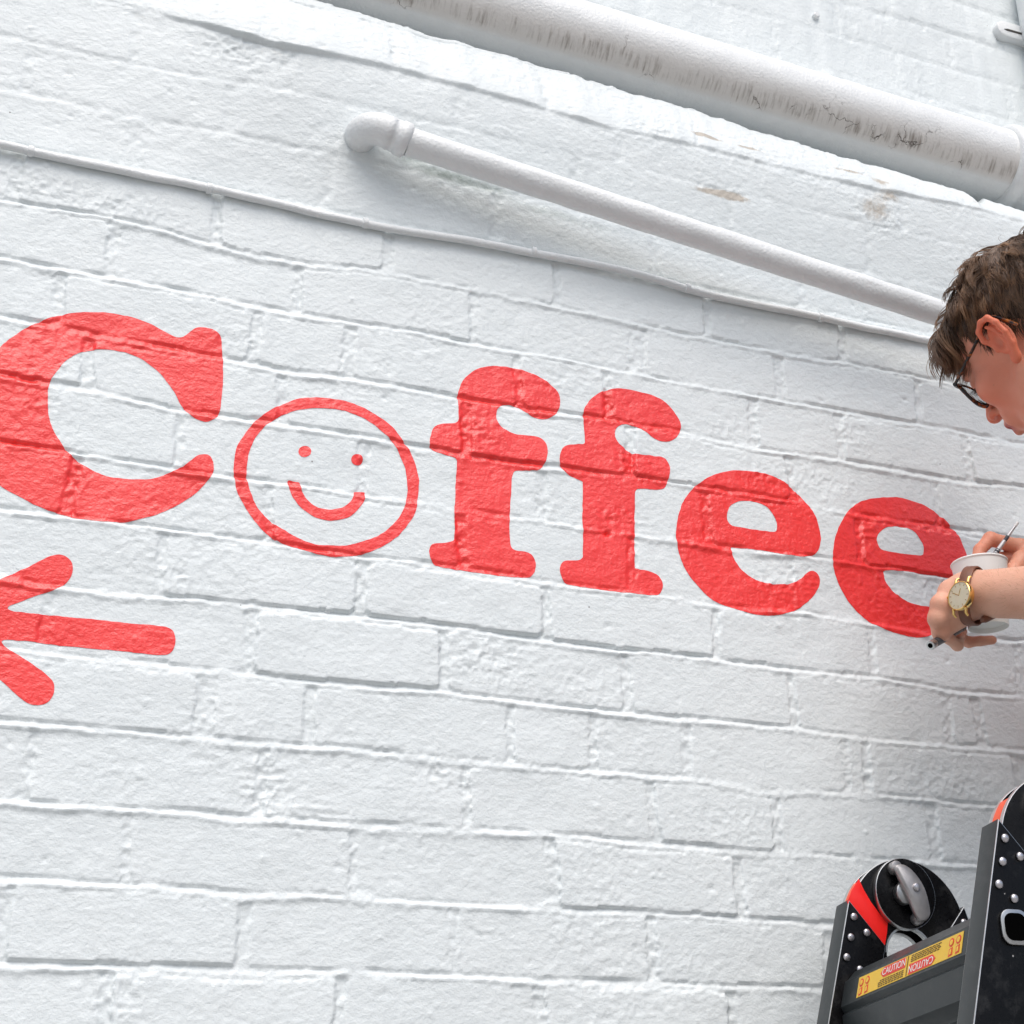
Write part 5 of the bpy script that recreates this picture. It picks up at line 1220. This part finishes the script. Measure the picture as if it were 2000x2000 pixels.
# loose curls hanging from the fringe
for _ in range(95):
    x_ = hr.uniform(-52, 58); p = skull((x_ / 75, 0.78, 0.62 + hr.uniform(-0.12, 0.12)))
    nrm = (p - cen) / rad3 ** 2; nrm /= np.linalg.norm(nrm)
    gp = lock_path(p, nrm, hr.uniform(58, 92), 0.74 + hr.uniform(-0.1, 0.2), hr.uniform(0.5, 1.0), hr.uniform(0, 6.28), True)
    tone = float(np.clip(hr.normal(0.42, 0.12), 0.1, 0.9))
    for s_ in range(9):
        off = hr.normal(size=3) * 3.2
        strand(gp + off * np.linspace(1, hr.uniform(0.15, 0.7), NS)[:, None], hr.uniform(0.45, 0.8), tone + hr.uniform(-0.08, 0.08))
# flyaway hairs
for _ in range(420):
    d = hr.normal(size=3); d[2] += 0.5; p = skull(d)
    if not hair_ok(p) or p[2] < 60: continue
    nrm = (p - cen) / rad3 ** 2; nrm /= np.linalg.norm(nrm)
    gp = lock_path(p, nrm, hr.uniform(32, 62), 0.6 + hr.uniform(-0.15, 0.2), hr.uniform(0.3, 1.1), hr.uniform(0, 6.28), hr.uniform() < 0.5)
    strand(gp, hr.uniform(0.16, 0.28), hr.uniform(0.3, 0.7))
# sideburns
for _ in range(150):
    sx = hr.choice([-1, 1]); p = np.array([sx * hr.uniform(66, 70), hr.uniform(14, 26), hr.uniform(14, 46)])
    d = np.array([sx * 0.12, 0.25, -1.0]) + hr.normal(size=3) * 0.15; d /= np.linalg.norm(d); L = hr.uniform(7, 14)
    strand(np.array([p + d * L * t + np.array([sx * 1.5, 0, 0]) * t for t in np.linspace(0, 1, 5)]), 0.35, hr.uniform(0.1, 0.35))
# eyebrows
for _ in range(160):
    sx = hr.choice([-1, 1]); t = hr.uniform(0, 1); p = np.array([sx * (12 + 36 * t), 97 - 15 * t ** 1.6, 33 + 5 * math.sin(t * 2.6)])
    d = np.array([sx * 1.0, -0.25, 0.35]) + hr.normal(size=3) * 0.2; d /= np.linalg.norm(d)
    strand(np.array([p + d * hr.uniform(6, 9) * q for q in np.linspace(0, 1, 4)]), 0.35, hr.uniform(0.1, 0.3))
for _ in range(60):                              # eyelashes of lowered lids
    sx = hr.choice([-1, 1]); t = hr.uniform(0, 1); p = np.array([sx * (22 + 24 * t), 93.5 - 9 * t ** 2, 10 + 2 * t])
    d = np.array([sx * 0.5 * t, 1.0, -0.35]) + hr.normal(size=3) * 0.12; d /= np.linalg.norm(d)
    strand(np.array([p + d * 9 * q + np.array([0, 0, 2.5]) * q * q for q in np.linspace(0, 1, 5)]), 0.3, 0.02)
V = head_w(np.concatenate(SV))
hair = link('hair', np_mesh('hair', V, np.array(SF), None, {'tone': np.concatenate(ST)}), M_HAIR, person)
# dark under-layer on the scalp
f = Field((-95, -125, -60), (95, 110, 150), 3.5)
f.ell((0, -14, 42), (76.2, 96.4, 85.6), 0)
keep = np.full(f.X.shape, -1e3)
hl = np.where(f.Y > 20, np.where(np.abs(f.X) < 58, 84 - 0.10 * (70 - f.Y) - 0.22 * np.maximum(0, np.abs(f.X) - 35), 64 - 0.55 * (62 - np.minimum(f.Y, 62))), np.where(f.Y > -6, 44, np.where(f.Y > -60, 42 - 1.25 * (-6 - f.Y), -28)))
f.D = np.maximum(f.D, (hl - f.Z).astype(np.float32))
V, F = f.mesh()
link('hair_underlayer', np_mesh('hair_underlayer', head_w(V), F, None, {'tone': np.full(len(V), 0.06)}), M_HAIR, person)

# ------------------------------------------------------------------ glasses
def make_tortoise():
    m, nt, b = new_mat('tortoiseshell')
    geo = nd(nt, 'ShaderNodeNewGeometry'); n = nd(nt, 'ShaderNodeTexNoise'); n.inputs['Scale'].default_value = 110; n.inputs['Detail'].default_value = 3
    nt.links.new(geo.outputs['Position'], n.inputs['Vector'])
    rp = nd(nt, 'ShaderNodeValToRGB'); e = rp.color_ramp.elements; e[0].position = 0.52; e[0].color = (0.010, 0.006, 0.005, 1); e[1].position = 0.68; e[1].color = (0.40, 0.12, 0.02, 1)
    nt.links.new(n.outputs['Fac'], rp.inputs[0]); nt.links.new(rp.outputs[0], b.inputs['Base Color']); b.inputs['Roughness'].default_value = 0.18
    return m
M_TORT = make_tortoise()
M_LENS, lnt, lb = new_mat('spectacle_glass'); lb.inputs['Transmission Weight'].default_value = 1.0; lb.inputs['Roughness'].default_value = 0.0; lb.inputs['IOR'].default_value = 1.2; lb.inputs['Base Color'].default_value = (0.97, 0.98, 0.98, 1)
glasses = thing('glasses', 'dark tortoiseshell glasses worn by the painter', 'glasses', loc=tuple(head_w((0, 100, 14))))
gi = Matrix.Translation(-glasses.location)
def gl(ob):
    ob.parent = glasses; ob.matrix_parent_inverse = gi; return ob
def lens_ring(sx, s=1.0, n=40):
    out = []
    for a in np.linspace(0, 2 * np.pi, n, endpoint=False):
        ex = np.sign(np.cos(a)) * abs(np.cos(a)) ** 0.78; ez = np.sign(np.sin(a)) * abs(np.sin(a)) ** 0.78
        x = 34 + 24.5 * s * ex; z = 12 + 20 * s * ez
        out.append((sx * x, 107 - 0.0042 * x * x - 0.05 * (12 - z), z))
    return np.array(out)
for sx in (1, -1):
    R_ = lens_ring(sx); Rc = np.concatenate([R_, R_[:2]])
    gl(tube('rim', head_w(Rc), 0.0023, M_TORT, nseg=10, ang=60))
    inner = lens_ring(sx, 0.97)
    V = np.concatenate([inner + np.array([0, 0.7, 0]), inner - np.array([0, 0.7, 0]), [inner.mean(0) + np.array([0, 1.6, 0])], [inner.mean(0) + np.array([0, 0.2, 0])]])
    n = len(inner); F = []
    for i in range(n):
        j = (i + 1) % n
        F += [(i, j, 2 * n), (n + j, n + i, 2 * n + 1), (i, n + i, n + j), (i, n + j, j)]
    gl(link('lens', np_mesh('lens', head_w(V), np.array(F)), M_LENS))
    hx_ = sx * 1.0
    gl(tube('hinge_block', head_w([(hx_ * 56, 95, 24), (hx_ * 62, 93, 25), (hx_ * 67, 90, 25)]), 0.0028, M_TORT, nseg=10))
    gl(tube('temple', head_w(catmull([(hx_ * 66, 92, 25), (hx_ * 73, 60, 27), (hx_ * 77, 25, 31), (hx_ * 80, 2, 37), (hx_ * 83, -16, 34), (hx_ * 84, -28, 14), (hx_ * 82, -34, -2)], 6, closed=False)), 0.0021, M_TORT, nseg=8))
gl(tube('bridge', head_w(catmull([(11, 106, 16), (6, 108, 20), (0, 109, 21), (-6, 108, 20), (-11, 106, 16)], 4, closed=False)), 0.0021, M_TORT, nseg=8))

# ------------------------------------------------------------------ wrist watch
M_GOLD = simple('gold_case', (0.83, 0.56, 0.20), 0.2, metal=1.0, noise=0.05)
M_DIAL = simple('cream_dial', (0.78, 0.74, 0.56), 0.35, noise=0.03, coat=0.3)
M_LEATHER = simple('brown_leather', (0.17, 0.065, 0.035), 0.5, noise=0.35, nscale=120, bump=0.0003, bscale=600)
watch = thing('wrist_watch', 'gold wrist watch with cream dial and brown leather strap', 'watch', loc=tuple(W))
wi = Matrix.Translation(-watch.location)
def wt(ob):
    ob.parent = watch; ob.matrix_parent_inverse = wi; return ob
CR, CU, CF = np.array(CM)[:, 0], np.array(CM)[:, 1], -np.array(CM)[:, 2]
wn_ = 0.88 * (-0.957 * CR + 0.287 * CU) - 0.42 * CF; wn_ /= np.linalg.norm(wn_)
wc = np.array((1.0763, -0.2412, 2.1477))
arm_d = (LE - W) / np.linalg.norm(LE - W)
wx = arm_d - wn_ * (arm_d @ wn_); wx /= np.linalg.norm(wx); wy = np.cross(wn_, wx)        # wx along the arm, wy round the wrist
def wp(a, b, h): return wc + wx * a + wy * b + wn_ * h
def lathe_w(name, prof, mat, nseg=48, ang=30):
    V, F = [], []
    ag = np.linspace(0, 2 * np.pi, nseg, endpoint=False)
    for r_, h_ in prof: V += [wp(r_ * math.cos(a), r_ * math.sin(a), h_) for a in ag]
    for i in range(len(prof) - 1):
        for j in range(nseg): F.append((i * nseg + j, i * nseg + (j + 1) % nseg, (i + 1) * nseg + (j + 1) % nseg, (i + 1) * nseg + j))
    me = bpy.data.meshes.new(name); me.from_pydata([tuple(v) for v in V], [], F); me.update(); shade_auto(me, ang)
    return wt(link(name, me, mat))
lathe_w('case', [(0.0001, -0.006), (0.0155, -0.006), (0.0170, -0.003), (0.0174, 0.0), (0.0171, 0.0022), (0.0164, 0.0030), (0.0160, 0.0029), (0.0158, 0.0016)], M_GOLD)
lathe_w('dial', [(0.0159, 0.0018), (0.0001, 0.0018)], M_DIAL)
for k in range(12):
    a = k * math.pi / 6; r0, r1 = 0.0118, 0.0142
    wt(tube('hour_marker', [wp(r0 * math.cos(a), r0 * math.sin(a), 0.0021), wp(r1 * math.cos(a), r1 * math.sin(a), 0.0021)], 0.00035, M_GOLD, nseg=6))
for a, L_ in ((2.75, 0.0115), (1.35, 0.0085)):
    wt(tube('hand', [wp(0, 0, 0.0023), wp(L_ * math.cos(a), L_ * math.sin(a), 0.0023)], 0.00045, M_GOLD, nseg=6))
lathe_w('crystal', [(0.0160, 0.0028), (0.012, 0.0034), (0.006, 0.0037), (0.0001, 0.0038)], M_LENS)
wt(tube('crown', [wp(-0.0182, 0, 0), wp(-0.0222, 0, 0)], 0.0022, M_GOLD, nseg=12))
for sb in (1, -1):
    for sa in (1, -1):
        wt(tube('lug', [wp(sa * 0.0095, sb * 0.0145, 0.0), wp(sa * 0.0095, sb * 0.0205, -0.0010), wp(sa * 0.0092, sb * 0.0228, -0.0045)], [0.0018, 0.0016, 0.0013], M_GOLD, nseg=8))
# strap: an oval band round the wrist
wcen = W + arm_d * ((wc - W) @ arm_d)
hN = wc - wcen; dn = np.linalg.norm(hN)
bandV, bandF = [], []
nb_ = 64
uN = wn_ - arm_d * (wn_ @ arm_d); uN /= np.linalg.norm(uN); uB = np.cross(arm_d, uN)
SK = Vl / 1000.0                                         # the strap hugs the forearm: measure its girth here
rel = SK - wcen; al = rel @ arm_d; selv = np.abs(al) < 0.007
angs = np.arctan2(rel[selv] @ uB, rel[selv] @ uN); rads = np.hypot(rel[selv] @ uB, rel[selv] @ uN)
gird = []
for i in range(nb_):
    a = -math.pi + 2 * math.pi * i / nb_
    dd = np.abs((angs - a + math.pi) % (2 * math.pi) - math.pi); cand = rads[dd < 0.25]
    gird.append(np.percentile(cand, 90) if len(cand) else np.nan)
gird = np.array(gird); gird[np.isnan(gird)] = np.nanmean(gird); gird = np.minimum(gird, 0.034)
for _ in range(3): gird = (np.roll(gird, 1) + 2 * gird + np.roll(gird, -1)) / 4
for i in range(nb_):
    a = -math.pi + 2 * math.pi * i / nb_
    for w_, t_ in ((-0.0068, 0.0005), (-0.0068, 0.0022), (-0.0055, 0.0029), (0.0055, 0.0029), (0.0068, 0.0022), (0.0068, 0.0005)):
        bandV.append(wcen + arm_d * w_ + (gird[i] + t_) * (math.cos(a) * uN + math.sin(a) * uB))
for i in range(nb_):
    for j in range(6):
        bandF.append((i * 6 + j, i * 6 + (j + 1) % 6, ((i + 1) % nb_) * 6 + (j + 1) % 6, ((i + 1) % nb_) * 6 + j))
me = bpy.data.meshes.new('strap'); me.from_pydata([tuple(v) for v in bandV], [], bandF); me.update(); shade_auto(me, 50); wt(link('strap', me, M_LEATHER))
tl = [(1.1066, -0.2353, 2.1238), (1.1121, -0.2341, 2.1267), (1.1186, -0.2338, 2.1306), (1.1265, -0.2318, 2.1347)]
wt(tube('strap_tail', tl, [0.0028, 0.0046, 0.0050, 0.0052], M_LEATHER, nseg=10))

# ------------------------------------------------------------------ paper cup, brush, marker
M_CUP = simple('white_paper', (0.80, 0.80, 0.77), 0.55, noise=0.03, nscale=80, bump=0.0001, bscale=700)
cup = thing('paper_cup', 'white paper cup of paint held upright in both hands', 'cup', loc=(1.1517, -0.1903, 2.1348))
cb = np.array((1.1517, -0.1903, 2.1348)); ct = np.array((1.1507, -0.1903, 2.2172))
ax_ = (ct - cb); CHt = np.linalg.norm(ax_); ax_ /= CHt
e1_ = np.cross(ax_, [0, 1.0, 0]); e1_ /= np.linalg.norm(e1_); e2_ = np.cross(ax_, e1_)
def lathe_c(name, prof, mat, nseg=56, ang=40):
    V, F = [], []
    ag = np.linspace(0, 2 * np.pi, nseg, endpoint=False)
    for r_, h_ in prof: V += [cb + ax_ * h_ + r_ * (math.cos(a) * e1_ + math.sin(a) * e2_) for a in ag]
    for i in range(len(prof) - 1):
        for j in range(nseg): F.append((i * nseg + j, i * nseg + (j + 1) % nseg, (i + 1) * nseg + (j + 1) % nseg, (i + 1) * nseg + j))
    me = bpy.data.meshes.new(name); me.from_pydata([tuple(v) for v in V], [], F); me.update(); shade_auto(me, ang)
    ob = link(name, me, mat); ob.parent = cup; ob.matrix_parent_inverse = Matrix.Translation(-cup.location); return ob
RB, RT = 0.0232, 0.0330
lathe_c('cup_wall', [(RB - 0.0016, 0.006), (RB - 0.0012, 0.0), (RB, 0.0), (RB + 0.0002, 0.004), (RT - 0.0006, CHt - 0.003), (RT - 0.0016, CHt - 0.003), (RB - 0.001, 0.007)], M_CUP)
lathe_c('cup_base', [(RB - 0.0014, 0.0055), (0.0001, 0.0055)], M_CUP)
lathe_c('rolled_rim', [(RT - 0.0012 + 0.0017 * math.cos(a), CHt - 0.002 + 0.0017 * math.sin(a)) for a in np.linspace(0, 2 * math.pi, 13)], M_CUP)
lathe_c('red_paint_fill', [(RB + 0.0040, CHt * 0.55), (0.0001, CHt * 0.55)], M_RED)

M_BRUSH = simple('silver_brush_handle', (0.66, 0.64, 0.63), 0.32, metal=0.6, noise=0.15, nscale=160)
M_INK = simple('dark_print_on_handle', (0.06, 0.06, 0.07), 0.5)
brush = thing('paint_brush', 'slim silver paint brush standing in the cup', 'brush', loc=(1.1657, -0.1993, 2.2238))
bi_ = Matrix.Translation(-brush.location)
def bh(ob): ob.parent = brush; ob.matrix_parent_inverse = bi_; return ob
b0, b1 = np.array((1.1545, -0.1887, 2.2052)), np.array((1.1941, -0.2175, 2.2646))
def bp_(t): return b0 + (b1 - b0) * t
bh(tube('handle', [bp_(0), bp_(0.3), bp_(0.55), bp_(0.75), bp_(0.93)], [0.0030, 0.0031, 0.0027, 0.0020, 0.0015], M_BRUSH, nseg=14))
bh(tube('end_cap', [bp_(0.925), bp_(0.93), bp_(0.995), bp_(1.0)], [0.0014, 0.0019, 0.0018, 0.0012], M_CUP, nseg=12))
for t0, t1 in ((0.34, 0.355), (0.37, 0.38), (0.40, 0.43), (0.445, 0.455), (0.60, 0.72)):
    rr_ = 0.0032 if t0 < 0.5 else 0.00262
    bh(tube('printed_band', [bp_(t0), bp_(t1)], rr_ - 0.0002 * (t0 > 0.5), M_INK, nseg=14))
marker = thing('marker_pen', 'dark grey pen with a metal end gripped below the hand', 'pen', loc=(1.0575, -0.1997, 2.0988))
mi_ = Matrix.Translation(-marker.location)
def mk(ob): ob.parent = marker; ob.matrix_parent_inverse = mi_; return ob
m0, m1 = np.array((1.0580, -0.2002, 2.0993)), np.array((1.1267, -0.1749, 2.1381))
def mp_(t): return m0 + (m1 - m0) * t
M_PEN = simple('dark_grey_pen', (0.09, 0.10, 0.11), 0.3, metal=0.3, noise=0.15)
mk(tube('pen_barrel', [mp_(0.06), mp_(0.4), mp_(1.0)], [0.0050, 0.0053, 0.0053], M_PEN, nseg=18))
mk(tube('metal_end', [mp_(0.0), mp_(0.002), mp_(0.10), mp_(0.12)], [0.0042, 0.0052, 0.0054, 0.0050], M_ALU, nseg=18))
q0 = mp_(0.0); dq = (m0 - m1) / np.linalg.norm(m0 - m1)
mk(tube('end_shade', [q0 - dq * 0.0002, q0 + dq * 0.0003], 0.0030, M_HOLE, nseg=14))  # black disc on the pen end, painted shade for its hollow
